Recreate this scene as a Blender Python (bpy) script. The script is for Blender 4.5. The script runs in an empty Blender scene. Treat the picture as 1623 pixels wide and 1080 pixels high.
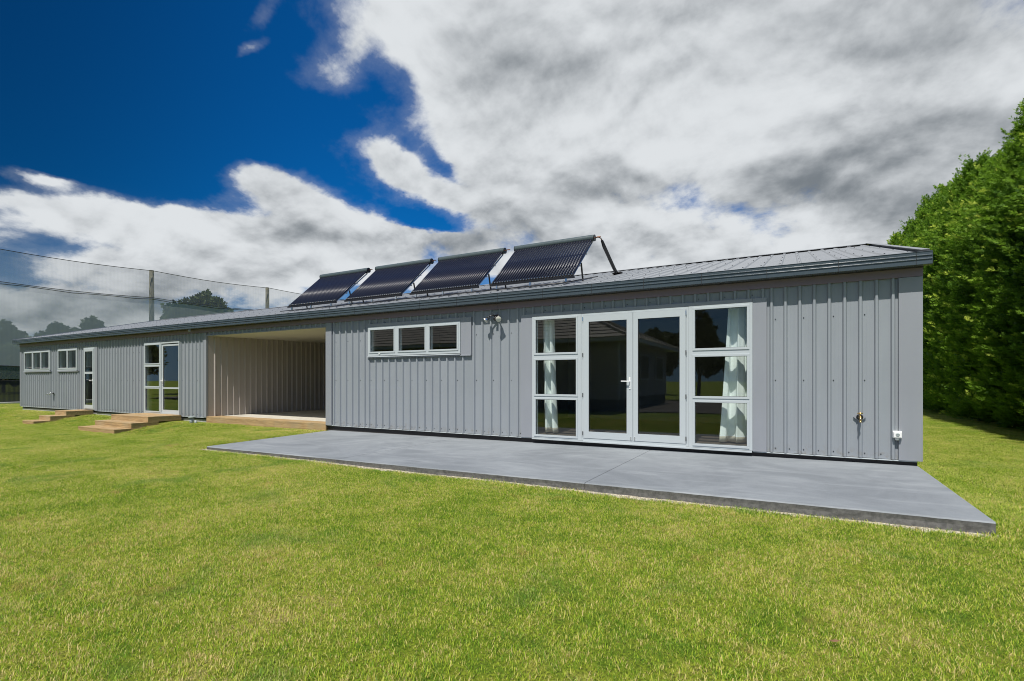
import bpy, bmesh, math, random
from mathutils import Vector, Matrix, noise
import numpy as np
R = math.radians
scene = bpy.context.scene
COL = scene.collection

# ---------------------------------------------------------------- camera
cam_d = bpy.data.cameras.new('camera')
cam = bpy.data.objects.new('camera', cam_d)
COL.objects.link(cam)
cam.location = (0, 0, 0)                      # eye level is z = 0; the lawn lies about 1.2 m lower
cam.rotation_euler = (R(90), 0, R(29))
cam_d.sensor_width = 36
cam_d.lens = 36 * 800 / 1623
cam_d.shift_y = 63.0 / 1623
cam_d.shift_x = 0.0
cam_d.clip_start = 0.05
cam_d.clip_end = 3000
scene.camera = cam

# ---------------------------------------------------------------- view
vs = scene.view_settings
vs.view_transform = 'Standard'
vs.look = 'None'
vs.exposure = 0.0
vs.gamma = 1.0
vs.use_curve_mapping = False
scene.cycles.max_bounces = 8
scene.cycles.transparent_max_bounces = 16
scene.cycles.use_denoising = True
scene.cycles.pixel_filter_type = 'BLACKMAN_HARRIS'
scene.cycles.filter_width = 1.0
scene.cycles.sample_clamp_indirect = 6

# ---------------------------------------------------------------- sun
SUN_EL, SUN_AZ = R(59.5), R(180 - 4.0)        # azimuth from +Y towards +X: the sun stands behind the camera
sun_dir = Vector((math.sin(SUN_AZ) * math.cos(SUN_EL), math.cos(SUN_AZ) * math.cos(SUN_EL), math.sin(SUN_EL)))
sl = bpy.data.lights.new('sun', 'SUN')
sl.energy = 5.0
sl.angle = R(0.5)
sl.color = (1.0, 0.955, 0.89)
so = bpy.data.objects.new('sun', sl)
so.rotation_euler = sun_dir.to_track_quat('Z', 'Y').to_euler()
COL.objects.link(so)

# ---------------------------------------------------------------- sky with clouds
world = bpy.data.worlds.new('World')
scene.world = world
world.use_nodes = True
wt = world.node_tree
wt.nodes.clear()


class G:
    """tiny helper to write node maths as expressions"""
    def __init__(self, tree):
        self.t = tree

    def n(self, kind, **kw):
        nd = self.t.nodes.new(kind)
        for k, v in kw.items():
            setattr(nd, k, v)
        return nd

    def put(self, sock, v):
        if isinstance(v, (int, float, tuple, list)):
            sock.default_value = v
        else:
            self.t.links.new(v, sock)

    def m(self, op, a, b=None, c=None, clamp=False):
        nd = self.n('ShaderNodeMath', operation=op, use_clamp=clamp)
        self.put(nd.inputs[0], a)
        if b is not None:
            self.put(nd.inputs[1], b)
        if c is not None:
            self.put(nd.inputs[2], c)
        return nd.outputs[0]

    def mix(self, f, a, b, blend='MIX'):
        nd = self.n('ShaderNodeMix', data_type='RGBA', blend_type=blend)
        self.put(nd.inputs[0], f)
        for s, v in ((6, a), (7, b)):
            if isinstance(v, tuple) and len(v) == 3:
                v = (*v, 1)
            self.put(nd.inputs[s], v)
        return nd.outputs[2]

    def noise(self, vec, scale, detail=4, rough=0.5, dist=0.0, dim='3D'):
        nd = self.n('ShaderNodeTexNoise', noise_dimensions=dim)
        self.put(nd.inputs['Vector'], vec)
        nd.inputs['Scale'].default_value = scale
        nd.inputs['Detail'].default_value = detail
        nd.inputs['Roughness'].default_value = rough
        nd.inputs['Distortion'].default_value = dist
        return nd.outputs[0]

    def ss(self, v, lo, hi, a=0.0, b=1.0):
        nd = self.n('ShaderNodeMapRange', interpolation_type='SMOOTHSTEP')
        self.put(nd.inputs[0], v)
        nd.inputs[1].default_value = lo
        nd.inputs[2].default_value = hi
        nd.inputs[3].default_value = a
        nd.inputs[4].default_value = b
        return nd.outputs[0]

    def xyz(self, x, y, z):
        nd = self.n('ShaderNodeCombineXYZ')
        for i, v in enumerate((x, y, z)):
            self.put(nd.inputs[i], v)
        return nd.outputs[0]

    def sep(self, v):
        nd = self.n('ShaderNodeSeparateXYZ')
        self.put(nd.inputs[0], v)
        return nd.outputs


# clouds by where they stand in the sky: azimuth, elevation, 2x2 inverse spread, weight
CLOUDS = [
    (0.043,0.525, 2.11,0.00,-1.95,-7.37, 1.50),
    (-0.395,0.610, 2.45,0.00,-0.57,-10.90, 1.30),
    (-0.613,0.594, 7.04,0.00,0.73,-14.64, 1.00),
    (-0.810,0.540, 39.94,0.00,3.95,-28.51, 0.30),
    (-0.182,0.264, 5.24,0.00,-2.02,-23.83, 0.60),
    (-0.705,0.215, 5.95,0.00,1.05,-25.14, 0.90),
    (-0.520,0.237, 5.33,0.00,0.08,-24.90, 0.90),
    (-0.274,0.416, 2.53,-0.26,-1.45,-8.90, 1.50),
    (0.205,0.279, 3.98,0.00,-2.17,-9.52, 1.50),
    (-0.570,0.476, 8.41,-7.27,-5.49,-10.39, 0.80),
    (-0.420,0.328, 4.83,-1.45,-4.63,-17.31, 1.00),
    (-0.735,0.394, 10.41,-8.09,-25.38,-45.82, 1.15),
    (-0.595,0.341, 8.41,-3.76,-14.66,-44.13, 1.10),
    (-0.656,0.301, 8.98,-4.24,-22.93,-62.33, -0.80),
    (-0.656,0.399, 19.44,-15.18,-21.36,-39.03, -0.60),
    (-1.118,0.301, 11.01,-1.36,3.17,-75.76, -0.40),
    (-0.940,0.339, 16.35,-3.44,-2.35,-37.30, 1.00),
    (-0.866,0.314, 8.29,-2.08,-3.51,-26.97, 1.20),
    (-0.764,0.297, 11.81,-4.42,-5.75,-21.25, 0.80),
    (-1.118,0.242, 5.23,-0.31,3.56,-43.08, 1.10),
    (-1.267,0.251, 12.89,-2.04,-2.68,-57.55, 0.90),
    (-1.260,0.284, 24.32,-7.19,-20.38,-78.85, 1.00),
    (-0.877,0.254, 3.54,0.00,2.89,-30.54, 1.10),
    (-1.075,0.170, 4.35,-0.33,0.21,-37.44, 0.75),
    (-1.219,0.116, 6.98,0.00,4.25,-42.86, 0.60),
    (-0.644,0.258, 5.44,0.00,0.99,-28.79, 1.10),
    (-0.966,0.567, 17.13,23.71,35.65,-40.03, 0.62),
    (-0.983,0.518, 24.83,19.88,61.33,-86.07, 0.66),
    (-0.877,0.490, 15.63,-3.19,0.45,-31.94, 0.50),
    (-1.226,0.282, 23.69,-6.57,-19.17,-90.28, 0.50),
    (-1.075,0.393, 6.26,0.00,4.18,-18.53, -0.70),
    (-1.197,0.459, 5.18,0.00,3.53,-10.76, -1.00),
    (-0.352,0.601, 21.78,-11.97,-12.03,-37.28, -1.50),
    (-0.520,0.642, 13.34,0.00,0.69,-103.92, -0.60),
    (-1.260,0.183, 16.72,0.00,11.91,-70.93, -0.30),
    (-0.358,0.278, 31.45,0.00,-4.30,-109.35, -0.30),
    (-0.216,0.204, 1.68,0.00,-1.15,-19.35, 1.10),
    (-1.000,0.193, 3.45,-0.22,0.79,-31.38, 0.80),
    (-1.158,0.102, 4.87,0.00,1.57,-20.34, 0.85),
    (-0.930,0.416, 10.70,0.00,2.50,-14.99, -0.60),
    (-0.741,0.421, 28.19,0.00,4.39,-49.36, -0.25),
]
LIGHT = [
    (-0.717,0.586, 12.06,-2.92,-0.28,-10.55, 0.45),
    (-0.619,0.454, 9.28,-9.15,-6.95,-10.91, 0.35),
    (-0.074,0.438, 5.81,1.10,-0.32,-17.64, 0.25),
    (0.266,0.385, 17.95,4.94,2.37,-24.44, 0.15),
    (-0.909,0.335, 11.83,-3.16,-5.45,-42.82, 0.30),
    (-0.787,0.311, 14.02,-5.24,-11.19,-43.18, 0.30),
    (-0.717,0.402, 12.37,-8.77,-28.09,-57.87, 0.30),
    (-0.274,0.584, 4.27,1.03,0.34,-19.38, -0.35),
    (-0.322,0.367, 4.24,-0.85,-5.03,-23.00, -0.30),
    (0.160,0.475, 5.18,0.86,-2.25,-15.84, -0.42),
    (0.087,0.314, 4.53,1.06,1.95,-20.60, -0.28),
    (-0.810,0.266, 5.51,-0.49,-0.33,-56.06, -0.35),
    (-1.118,0.210, 4.80,-0.21,3.78,-46.36, -0.25),
    (-0.004,0.270, 4.00,0.00,-4.63,-32.76, 0.12),
    (-1.197,0.118, 5.38,0.00,2.54,-26.31, -0.30),
    (-0.445,0.542, 7.56,-6.07,-7.12,-15.77, -0.15),
]
g = G(wt)
tc = g.n('ShaderNodeTexCoord').outputs['Generated']
x, y, z = g.sep(tc)
az = g.m('ARCTAN2', x, y)
el = g.m('ARCSINE', z)
zz = g.m('ADD', g.m('MAXIMUM', z, 0.0), 0.42)
plane = g.xyz(g.m('DIVIDE', x, zz), g.m('DIVIDE', y, zz), 0.0)
# a gentle warp so that the cloud banks do not read as ellipses
w1 = g.m('SUBTRACT', g.noise(plane, 2.6, 6, 0.6), 0.5)
w2 = g.m('SUBTRACT', g.noise(g.xyz(g.m('DIVIDE', x, zz), g.m('DIVIDE', y, zz), 7.3), 2.6, 6, 0.6), 0.5)
azw = g.m('MULTIPLY_ADD', w1, 0.15, az)
elw = g.m('MULTIPLY_ADD', w2, 0.10, el)


def blobs(rows):
    tot = None
    for a0, e0, m11, m12, m21, m22, w in rows:
        da = g.m('SUBTRACT', azw, a0)
        de = g.m('SUBTRACT', elw, e0)
        p = g.m('MULTIPLY_ADD', da, m11, g.m('MULTIPLY', de, m12))
        q = g.m('MULTIPLY_ADD', da, m21, g.m('MULTIPLY', de, m22))
        r2 = g.m('MULTIPLY_ADD', p, p, g.m('MULTIPLY', q, q))
        e = g.m('MULTIPLY', g.m('EXPONENT', g.m('MULTIPLY', r2, -1.0)), w)
        tot = e if tot is None else g.m('ADD', tot, e)
    return tot


tot = blobs(CLOUDS)
# elsewhere in the sky: broken cloud of the same kind
away = g.ss(g.m('COSINE', g.m('ADD', az, 0.5)), -0.1, 0.55, 1.0, 0.0)
tot = g.m('ADD', tot, g.m('MULTIPLY', away, g.ss(g.noise(plane, 0.6, 2, 0.5), 0.42, 0.62, 0.0, 0.8)))
high = g.ss(z, 0.62, 0.8)
tot = g.m('ADD', tot, g.m('MULTIPLY', high, 0.12))
tot = g.m('MINIMUM', tot, 1.5)


def fbm(dz, detail, rough):
    z2 = g.m('ADD', g.m('MAXIMUM', g.m('ADD', z, dz), 0.0), 0.42)
    v = g.xyz(g.m('DIVIDE', x, z2), g.m('DIVIDE', y, z2), 2.0)
    a = g.noise(v, 4.6, detail, rough, 0.15)
    b = g.noise(v, 1.7, 2, 0.5)
    return g.m('MULTIPLY_ADD', b, 0.6, a)


n0 = fbm(0.0, 12, 0.60)
dens = g.m('ADD', tot, g.m('MULTIPLY', g.m('SUBTRACT', n0, 0.8), 2.5))
thin = g.ss(dens, 0.12, 0.75, 0.0, 0.16)
alpha = g.m('MAXIMUM', g.ss(dens, 0.42, 1.0), thin)
# tops towards the sun are white, bases and thick middles grey
lit = g.m('MULTIPLY', g.m('SUBTRACT', fbm(0.0, 8, 0.56), fbm(0.030, 6, 0.5)), 3.6)
thick = g.ss(dens, 0.8, 2.3)
body = g.noise(g.xyz(g.m('DIVIDE', x, zz), g.m('DIVIDE', y, zz), 5.0), 2.3, 8, 0.52)
lum = g.m('ADD', g.m('SUBTRACT', 0.74, g.m('MULTIPLY', thick, 0.26)), g.m('ADD', lit, g.m('MULTIPLY', g.m('SUBTRACT', body, 0.5), 1.9)))
lum = g.m('ADD', lum, blobs(LIGHT))
lum = g.m('MULTIPLY_ADD', g.m('SUBTRACT', 1.0, alpha), 0.35, lum)
lum = g.ss(lum, -0.45, 1.20)
SKY_STRENGTH = 0.10
K = 1.0 / SKY_STRENGTH
ccol = g.mix(lum, (0.19 * K, 0.215 * K, 0.24 * K), (0.73 * K, 0.76 * K, 0.785 * K))
sky = g.n('ShaderNodeTexSky')
sky.sky_type = 'NISHITA'
sky.sun_disc = False
sky.sun_elevation = SUN_EL
sky.sun_rotation = SUN_AZ
sky.air_density = 1.0
sky.dust_density = 0.2
sky.ozone_density = 3.0
deep = g.mix(1.0, sky.outputs[0], (0.02, 0.47, 0.92), 'MULTIPLY')
# light from the clear part of the sky is polarised: deepest well away from the sun, towards the left
pol = g.ss(az, -1.40, -0.75, 0.42, 1.0)
deep = g.mix(g.m('SUBTRACT', 1.0, pol), deep, (0.0, 0.0, 0.0))
haze = g.ss(z, 0.0, 0.30, 0.75, 0.0)
deep = g.mix(haze, deep, (0.20 * K, 0.30 * K, 0.42 * K))
col = g.mix(alpha, deep, ccol)
bg = g.n('ShaderNodeBackground')
wt.links.new(col, bg.inputs[0])
bg.inputs[1].default_value = SKY_STRENGTH
out = g.n('ShaderNodeOutputWorld')
wt.links.new(bg.outputs[0], out.inputs[0])
world.cycles.sampling_method = 'MANUAL'
world.cycles.sample_map_resolution = 512

# ================================================================ helpers
rng = random.Random(7)


def mat(name, base=(0.5, 0.5, 0.5), rough=0.5, metal=0.0, **kw):
    m = bpy.data.materials.new(name)
    m.use_nodes = True
    b = m.node_tree.nodes['Principled BSDF']
    b.inputs['Base Color'].default_value = (*base, 1)
    b.inputs['Roughness'].default_value = rough
    b.inputs['Metallic'].default_value = metal
    for k, v in kw.items():
        b.inputs[k.replace('_', ' ')].default_value = v
    return m


def nodes(m):
    return G(m.node_tree), m.node_tree.nodes['Principled BSDF']


def worldpos(q):
    return q.n('ShaderNodeNewGeometry').outputs['Position']


def scaled(q, v, s):
    nd = q.n('ShaderNodeVectorMath', operation='MULTIPLY')
    q.put(nd.inputs[0], v)
    nd.inputs[1].default_value = s
    return nd.outputs[0]


def bump(q, b, h, strength, dist):
    nd = q.n('ShaderNodeBump')
    nd.inputs['Strength'].default_value = strength
    nd.inputs['Distance'].default_value = dist
    q.put(nd.inputs['Height'], h)
    q.t.links.new(nd.outputs[0], b.inputs['Normal'])


class MB:
    def __init__(self):
        self.v, self.f = [], []

    def quad(self, a, b, c, d):
        n = len(self.v)
        self.v += [tuple(a), tuple(b), tuple(c), tuple(d)]
        self.f.append((n, n + 1, n + 2, n + 3))

    def poly(self, pts):
        n = len(self.v)
        self.v += [tuple(p) for p in pts]
        self.f.append(tuple(range(n, n + len(pts))))

    def box(self, x0, x1, y0, y1, z0, z1, ch=0.0):
        n = len(self.v)
        if ch <= 0:
            self.v += [(x0, y0, z0), (x1, y0, z0), (x1, y1, z0), (x0, y1, z0), (x0, y0, z1), (x1, y0, z1), (x1, y1, z1), (x0, y1, z1)]
            for q in ((0, 3, 2, 1), (4, 5, 6, 7), (0, 1, 5, 4), (1, 2, 6, 5), (2, 3, 7, 6), (3, 0, 4, 7)):
                self.f.append(tuple(n + i for i in q))
            return self
        bm = bmesh.new()
        vs_ = [bm.verts.new(p) for p in ((x0, y0, z0), (x1, y0, z0), (x1, y1, z0), (x0, y1, z0), (x0, y0, z1), (x1, y0, z1), (x1, y1, z1), (x0, y1, z1))]
        for q in ((0, 3, 2, 1), (4, 5, 6, 7), (0, 1, 5, 4), (1, 2, 6, 5), (2, 3, 7, 6), (3, 0, 4, 7)):
            bm.faces.new([vs_[i] for i in q])
        bmesh.ops.bevel(bm, geom=list(bm.edges), offset=ch, segments=2, affect='EDGES', profile=0.6)
        bm.verts.index_update()
        self.v += [tuple(v.co) for v in bm.verts]
        self.f += [tuple(n + v.index for v in fc.verts) for fc in bm.faces]
        bm.free()
        return self

    def tube(self, pts, r, seg=8, caps=True):
        """round bar along a path; r one radius or one per point"""
        pts = [Vector(p) for p in pts]
        rr = r if isinstance(r, (list, tuple)) else [r] * len(pts)
        n0 = len(self.v)
        up = None
        for i, p in enumerate(pts):
            a = pts[max(i - 1, 0)]
            b = pts[min(i + 1, len(pts) - 1)]
            d = (b - a).normalized()
            if up is None:
                up = Vector((0, 0, 1)) if abs(d.z) < 0.9 else Vector((1, 0, 0))
            sx = d.cross(up).normalized()
            sy = sx.cross(d).normalized()
            up = sy
            for k in range(seg):
                t = 2 * math.pi * k / seg
                self.v.append(tuple(p + (sx * math.cos(t) + sy * math.sin(t)) * rr[i]))
        for i in range(len(pts) - 1):
            for k in range(seg):
                a = n0 + i * seg + k
                b = n0 + i * seg + (k + 1) % seg
                self.f.append((a, b, b + seg, a + seg))
        if caps:
            self.f.append(tuple(n0 + k for k in reversed(range(seg))))
            self.f.append(tuple(n0 + (len(pts) - 1) * seg + k for k in range(seg)))
        return self

    def plate(self, x0, x1, z0, z1, holes, y0, y1):
        """slab in the XZ plane between y0 (front) and y1 with rectangular holes"""
        xs = sorted({x0, x1, *[h[0] for h in holes], *[h[1] for h in holes]})
        zs = sorted({z0, z1, *[h[2] for h in holes], *[h[3] for h in holes]})
        xs = [v for v in xs if x0 <= v <= x1]
        zs = [v for v in zs if z0 <= v <= z1]

        def full(i, j):
            if not (0 <= i < len(xs) - 1 and 0 <= j < len(zs) - 1):
                return False
            cx, cz = (xs[i] + xs[i + 1]) / 2, (zs[j] + zs[j + 1]) / 2
            return not any(h[0] < cx < h[1] and h[2] < cz < h[3] for h in holes)
        for i in range(len(xs) - 1):
            for j in range(len(zs) - 1):
                if not full(i, j):
                    continue
                a, b, c, d = xs[i], xs[i + 1], zs[j], zs[j + 1]
                self.quad((a, y0, c), (b, y0, c), (b, y0, d), (a, y0, d))
                self.quad((b, y1, c), (a, y1, c), (a, y1, d), (b, y1, d))
                if not full(i - 1, j):
                    self.quad((a, y1, c), (a, y0, c), (a, y0, d), (a, y1, d))
                if not full(i + 1, j):
                    self.quad((b, y0, c), (b, y1, c), (b, y1, d), (b, y0, d))
                if not full(i, j - 1):
                    self.quad((a, y1, c), (b, y1, c), (b, y0, c), (a, y0, c))
                if not full(i, j + 1):
                    self.quad((a, y0, d), (b, y0, d), (b, y1, d), (a, y1, d))
        return self

    def mesh(self, name, m, smooth=False):
        me = bpy.data.meshes.new(name)
        me.from_pydata(self.v, [], self.f)
        me.materials.append(m)
        if smooth:
            me.shade_smooth()
        me.update()
        return me

    def build(self, name, m, parent=None, smooth=False, loc=None):
        return put(name, self.mesh(name, m, smooth), parent, loc)


def put(name, me, parent=None, loc=None):
    o = bpy.data.objects.new(name, me)
    COL.objects.link(o)
    if parent is not None:
        o.parent = parent
    if loc is not None:
        o.location = loc
    return o


def tag(o, label=None, cat=None, group=None, kind=None):
    for k, v in (('label', label), ('category', cat), ('group', group), ('kind', kind)):
        if v:
            o[k] = v
    return o


def empty(name, loc=(0, 0, 0), rz=0.0):
    o = bpy.data.objects.new(name, None)
    COL.objects.link(o)
    o.location = loc
    o.rotation_euler = (0, 0, rz)
    o.empty_display_size = 0.2
    return o


def smooth_auto(o, ang=35):
    o.data.shade_smooth()
    try:
        o.data.set_sharp_from_angle(angle=R(ang))
    except Exception:
        pass
    return o


# ================================================================ materials
def painted_metal(name, base, rough=0.42, var=0.06, coat=0.0):
    m = mat(name, base, rough)
    q, b = nodes(m)
    p = worldpos(q)
    n = q.noise(p, 1.3, 4, 0.6)
    n2 = q.noise(scaled(q, p, (9, 9, 0.9)), 1.0, 3, 0.6)
    f = q.m('ADD', q.m('MULTIPLY', n, 0.6), q.m('MULTIPLY', n2, 0.4))
    lo = tuple(c * (1 - var) for c in base)
    hi = tuple(c * (1 + var) for c in base)
    q.t.links.new(q.mix(q.ss(f, 0.3, 0.7), lo, hi), b.inputs['Base Color'])
    q.t.links.new(q.ss(n2, 0.2, 0.8, rough - 0.06, rough + 0.08), b.inputs['Roughness'])
    # oil-canning of thin sheet
    bump(q, b, q.noise(scaled(q, p, (2.2, 2.2, 0.9)), 1.0, 2, 0.5), 0.25, 0.02)
    return m


M_CLAD = painted_metal('wall_sheet_grey', (0.270, 0.296, 0.322), 0.45, 0.035)
# splashed soil on the lowest part of the walls
q, b = nodes(M_CLAD)
p = worldpos(q)
old = b.inputs['Base Color'].links[0].from_socket
zz_ = q.sep(p)[2]
f = q.m('MULTIPLY', q.ss(zz_, -1.06, -0.88, 1.0, 0.0), q.ss(q.noise(p, 14, 5, 0.75), 0.46, 0.70, 0.0, 0.55))
q.t.links.new(q.mix(f, old, (0.20, 0.165, 0.12)), b.inputs['Base Color'])
M_TRIM = painted_metal('trim_grey', (0.268, 0.285, 0.315), 0.5, 0.03)
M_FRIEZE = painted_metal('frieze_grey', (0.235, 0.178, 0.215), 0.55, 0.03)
M_INCLAD = painted_metal('carport_sheet', (0.40, 0.36, 0.33), 0.55, 0.04)
M_ROOF = painted_metal('roof_sheet_grey', (0.26, 0.275, 0.285), 0.38, 0.05)
M_GUT = painted_metal('gutter_slate', (0.058, 0.078, 0.092), 0.28, 0.05)
M_JOINERY = mat('joinery_silver_grey', (0.47, 0.515, 0.535), 0.35)
M_SEAL = mat('black_rubber', (0.02, 0.02, 0.02), 0.6)
M_WHITE = mat('white_plastic', (0.85, 0.85, 0.84), 0.3)
M_BLACK = mat('black_plastic', (0.015, 0.015, 0.017), 0.3)
M_CHROME = mat('chrome', (0.75, 0.75, 0.74), 0.18, 1.0)
M_BRASS = mat('brass', (0.75, 0.50, 0.20), 0.22, 1.0)
M_COPPER = mat('copper', (0.22, 0.11, 0.07), 0.45, 1.0)
M_PLINTH = mat('dark_plinth', (0.035, 0.032, 0.031), 0.8)
M_INWALL = mat('room_wall', (0.26, 0.25, 0.22), 0.8)
M_INCEIL = mat('room_ceiling', (0.42, 0.38, 0.31), 0.8)
M_INFLOOR = mat('room_floor', (0.10, 0.075, 0.055), 0.5)
M_PVC = mat('grey_pvc', (0.32, 0.36, 0.36), 0.4)
M_CPCEIL = mat('carport_lining', (0.60, 0.56, 0.48), 0.75)
q, b = nodes(M_CPCEIL)
bump(q, b, q.noise(worldpos(q), 3, 5, 0.6), 0.15, 0.01)


def glass_mat():
    m = bpy.data.materials.new('window_glass')
    m.use_nodes = True
    t = m.node_tree
    t.nodes.clear()
    q = G(t)
    tr = q.n('ShaderNodeBsdfTransparent')
    tr.inputs[0].default_value = (0.93, 0.955, 0.95, 1)
    gl = q.n('ShaderNodeBsdfGlossy')
    gl.inputs['Roughness'].default_value = 0.0
    gl.inputs[0].default_value = (0.95, 1.0, 1.0, 1)
    fr = q.n('ShaderNodeFresnel')
    fr.inputs[0].default_value = 1.6
    # only the outer face of each pane mirrors; the light has already been bent when it leaves
    front = q.m('SUBTRACT', 1.0, q.n('ShaderNodeNewGeometry').outputs['Backfacing'])
    f = q.m('MULTIPLY', q.m('MULTIPLY', fr.outputs[0], 1.65, clamp=True), front)
    # float glass is never quite flat
    bp = q.n('ShaderNodeBump')
    bp.inputs['Strength'].default_value = 0.02
    bp.inputs['Distance'].default_value = 0.05
    t.links.new(q.noise(worldpos(q), 1.4, 1, 0.4), bp.inputs['Height'])
    t.links.new(bp.outputs[0], gl.inputs['Normal'])
    mx = q.n('ShaderNodeMixShader')
    t.links.new(f, mx.inputs[0])
    t.links.new(tr.outputs[0], mx.inputs[1])
    t.links.new(gl.outputs[0], mx.inputs[2])
    o = q.n('ShaderNodeOutputMaterial')
    t.links.new(mx.outputs[0], o.inputs[0])
    return m


M_GLASS = glass_mat()


def timber_mat(name, along, tone=1.0):
    m = mat(name, (0.45, 0.30, 0.14), 0.7)
    q, b = nodes(m)
    p = worldpos(q)
    sc = (1.2, 22, 22) if along == 'x' else (22, 1.2, 22)
    gr = q.noise(scaled(q, p, sc), 1.6, 6, 0.6, 1.2)
    fine = q.noise(scaled(q, p, tuple(v * 5 for v in sc)), 1.0, 2, 0.6)
    spots = q.noise(p, 2.3, 4, 0.6)
    rnd = q.n('ShaderNodeObjectInfo').outputs['Random']
    c = q.mix(q.ss(gr, 0.36, 0.64), (0.27 * tone, 0.175 * tone, 0.080 * tone), (0.50 * tone, 0.36 * tone, 0.185 * tone))
    c = q.mix(q.ss(spots, 0.45, 0.75, 0, 0.6), c, (0.34 * tone, 0.30 * tone, 0.20 * tone))
    c = q.mix(q.m('MULTIPLY', rnd, 0.35), c, (0.42 * tone, 0.26 * tone, 0.12 * tone))
    vo = q.n('ShaderNodeTexVoronoi')
    q.put(vo.inputs['Vector'], scaled(q, p, (1.5, 1.5, 7) if along == 'x' else (6, 1.5, 7)))
    vo.inputs['Scale'].default_value = 1.3
    c = q.mix(q.ss(vo.outputs['Distance'], 0.05, 0.10, 0.8, 0.0), c, (0.13, 0.065, 0.03))
    q.t.links.new(c, b.inputs['Base Color'])
    bump(q, b, q.m('ADD', gr, q.m('MULTIPLY', fine, 0.5)), 0.4, 0.004)
    return m


M_TIMBER = timber_mat('treated_pine', 'x')


def concrete_mat():
    m = mat('patio_concrete', (0.2, 0.2, 0.2), 0.75)
    q, b = nodes(m)
    p = worldpos(q)
    big = q.noise(p, 0.75, 5, 0.6, 0.8)
    streak = q.noise(scaled(q, p, (0.9, 5.0, 1)), 1.0, 5, 0.6, 0.6)
    med = q.noise(p, 4.5, 6, 0.7)
    fine = q.noise(p, 90, 3, 0.7)
    c = q.mix(q.ss(big, 0.30, 0.70), (0.165, 0.184, 0.202), (0.255, 0.278, 0.298))
    c = q.mix(q.ss(streak, 0.48, 0.75, 0, 0.50), c, (0.33, 0.355, 0.375))
    c = q.mix(q.ss(med, 0.42, 0.78, 0, 0.35), c, (0.140, 0.153, 0.168))
    c = q.mix(q.ss(fine, 0.35, 0.75, 0, 0.22), c, (0.36, 0.375, 0.385))
    # the sides of the slab take a darker, mottled grey
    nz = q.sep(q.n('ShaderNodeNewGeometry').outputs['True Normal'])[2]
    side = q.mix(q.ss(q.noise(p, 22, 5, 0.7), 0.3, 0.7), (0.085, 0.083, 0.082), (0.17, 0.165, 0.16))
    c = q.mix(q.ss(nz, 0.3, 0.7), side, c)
    q.t.links.new(c, b.inputs['Base Color'])
    q.t.links.new(q.ss(big, 0.3, 0.7, 0.82, 0.62), b.inputs['Roughness'])
    h = q.m('ADD', q.m('MULTIPLY', med, 0.6), q.m('MULTIPLY', fine, 0.25))
    bump(q, b, h, 0.35, 0.01)
    return m


M_CONC = concrete_mat()
M_FOOT = mat('pale_concrete', (0.40, 0.40, 0.38), 0.85)
q, b = nodes(M_FOOT)
q.t.links.new(q.mix(q.ss(q.noise(worldpos(q), 6, 6, 0.7), 0.3, 0.7), (0.30, 0.30, 0.28), (0.48, 0.48, 0.45)), b.inputs['Base Color'])
M_CPFLOOR = mat('carport_floor', (0.45, 0.43, 0.37), 0.8)
q, b = nodes(M_CPFLOOR)
q.t.links.new(q.mix(q.ss(q.noise(worldpos(q), 2.5, 6, 0.65), 0.3, 0.7), (0.46, 0.43, 0.36), (0.60, 0.57, 0.49)), b.inputs['Base Color'])

# ================================================================ the ground
def dip(x, y, cx, cy, sx, sy):
    return math.exp(-((x - cx) / sx) ** 2 - ((y - cy) / sy) ** 2)


def ground_z(x, y):
    z = -1.222
    z += 0.012 * noise.noise(Vector((x * 0.5, y * 0.5, 0.3))) + 0.006 * noise.noise(Vector((x * 2.1, y * 2.1, 4.0)))
    # towards the far end the lawn is scooped out round the two flights of steps
    # towards the far end the lawn falls away from the wall, so that steps are needed
    def ramp(v, lo, hi):
        t = max(0.0, min(1.0, (v - lo) / (hi - lo)))
        return t * t * (3 - 2 * t)
    z -= 0.22 * ramp(-x, 11.5, 15.0) * ramp(-x, 45, 27) * ramp(-y, -8.3, -6.7)
    # under the slab and the house it is cut away a little
    if -9.7 < x < 1.4 and 5.45 < y < 8.6:
        z -= 0.10
    # the soil is worn lower right along the front of the slab
    yf = 5.27 + 0.11 * (x + 9.2) / 10.6
    if -9.8 < x < 2.2:
        z -= 0.035 * math.exp(-((y - yf + 0.05) / 0.22) ** 2) - 0.0
    return z


def axis(parts):
    out_ = []
    for a, b_, st in parts:
        n = max(1, int(round((b_ - a) / st)))
        out_ += [a + (b_ - a) * i / n for i in range(n)]
    return out_ + [parts[-1][1]]


gx = axis([(-900, -200, 70), (-200, -60, 14), (-60, -30, 2), (-30, 8, 0.22), (8, 30, 1.5), (30, 200, 17), (200, 900, 70)])
gy = axis([(-900, -200, 70), (-200, -30, 17), (-30, -2, 2), (-2, 9, 0.22), (9, 45, 1.5), (45, 200, 15), (200, 900, 70)])
mb = MB()
nx_, ny_ = len(gx), len(gy)
mb.v = [(X_, Y_, ground_z(X_, Y_)) for Y_ in gy for X_ in gx]
mb.f = [(j * nx_ + i, j * nx_ + i + 1, (j + 1) * nx_ + i + 1, (j + 1) * nx_ + i) for j in range(ny_ - 1) for i in range(nx_ - 1)]


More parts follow.
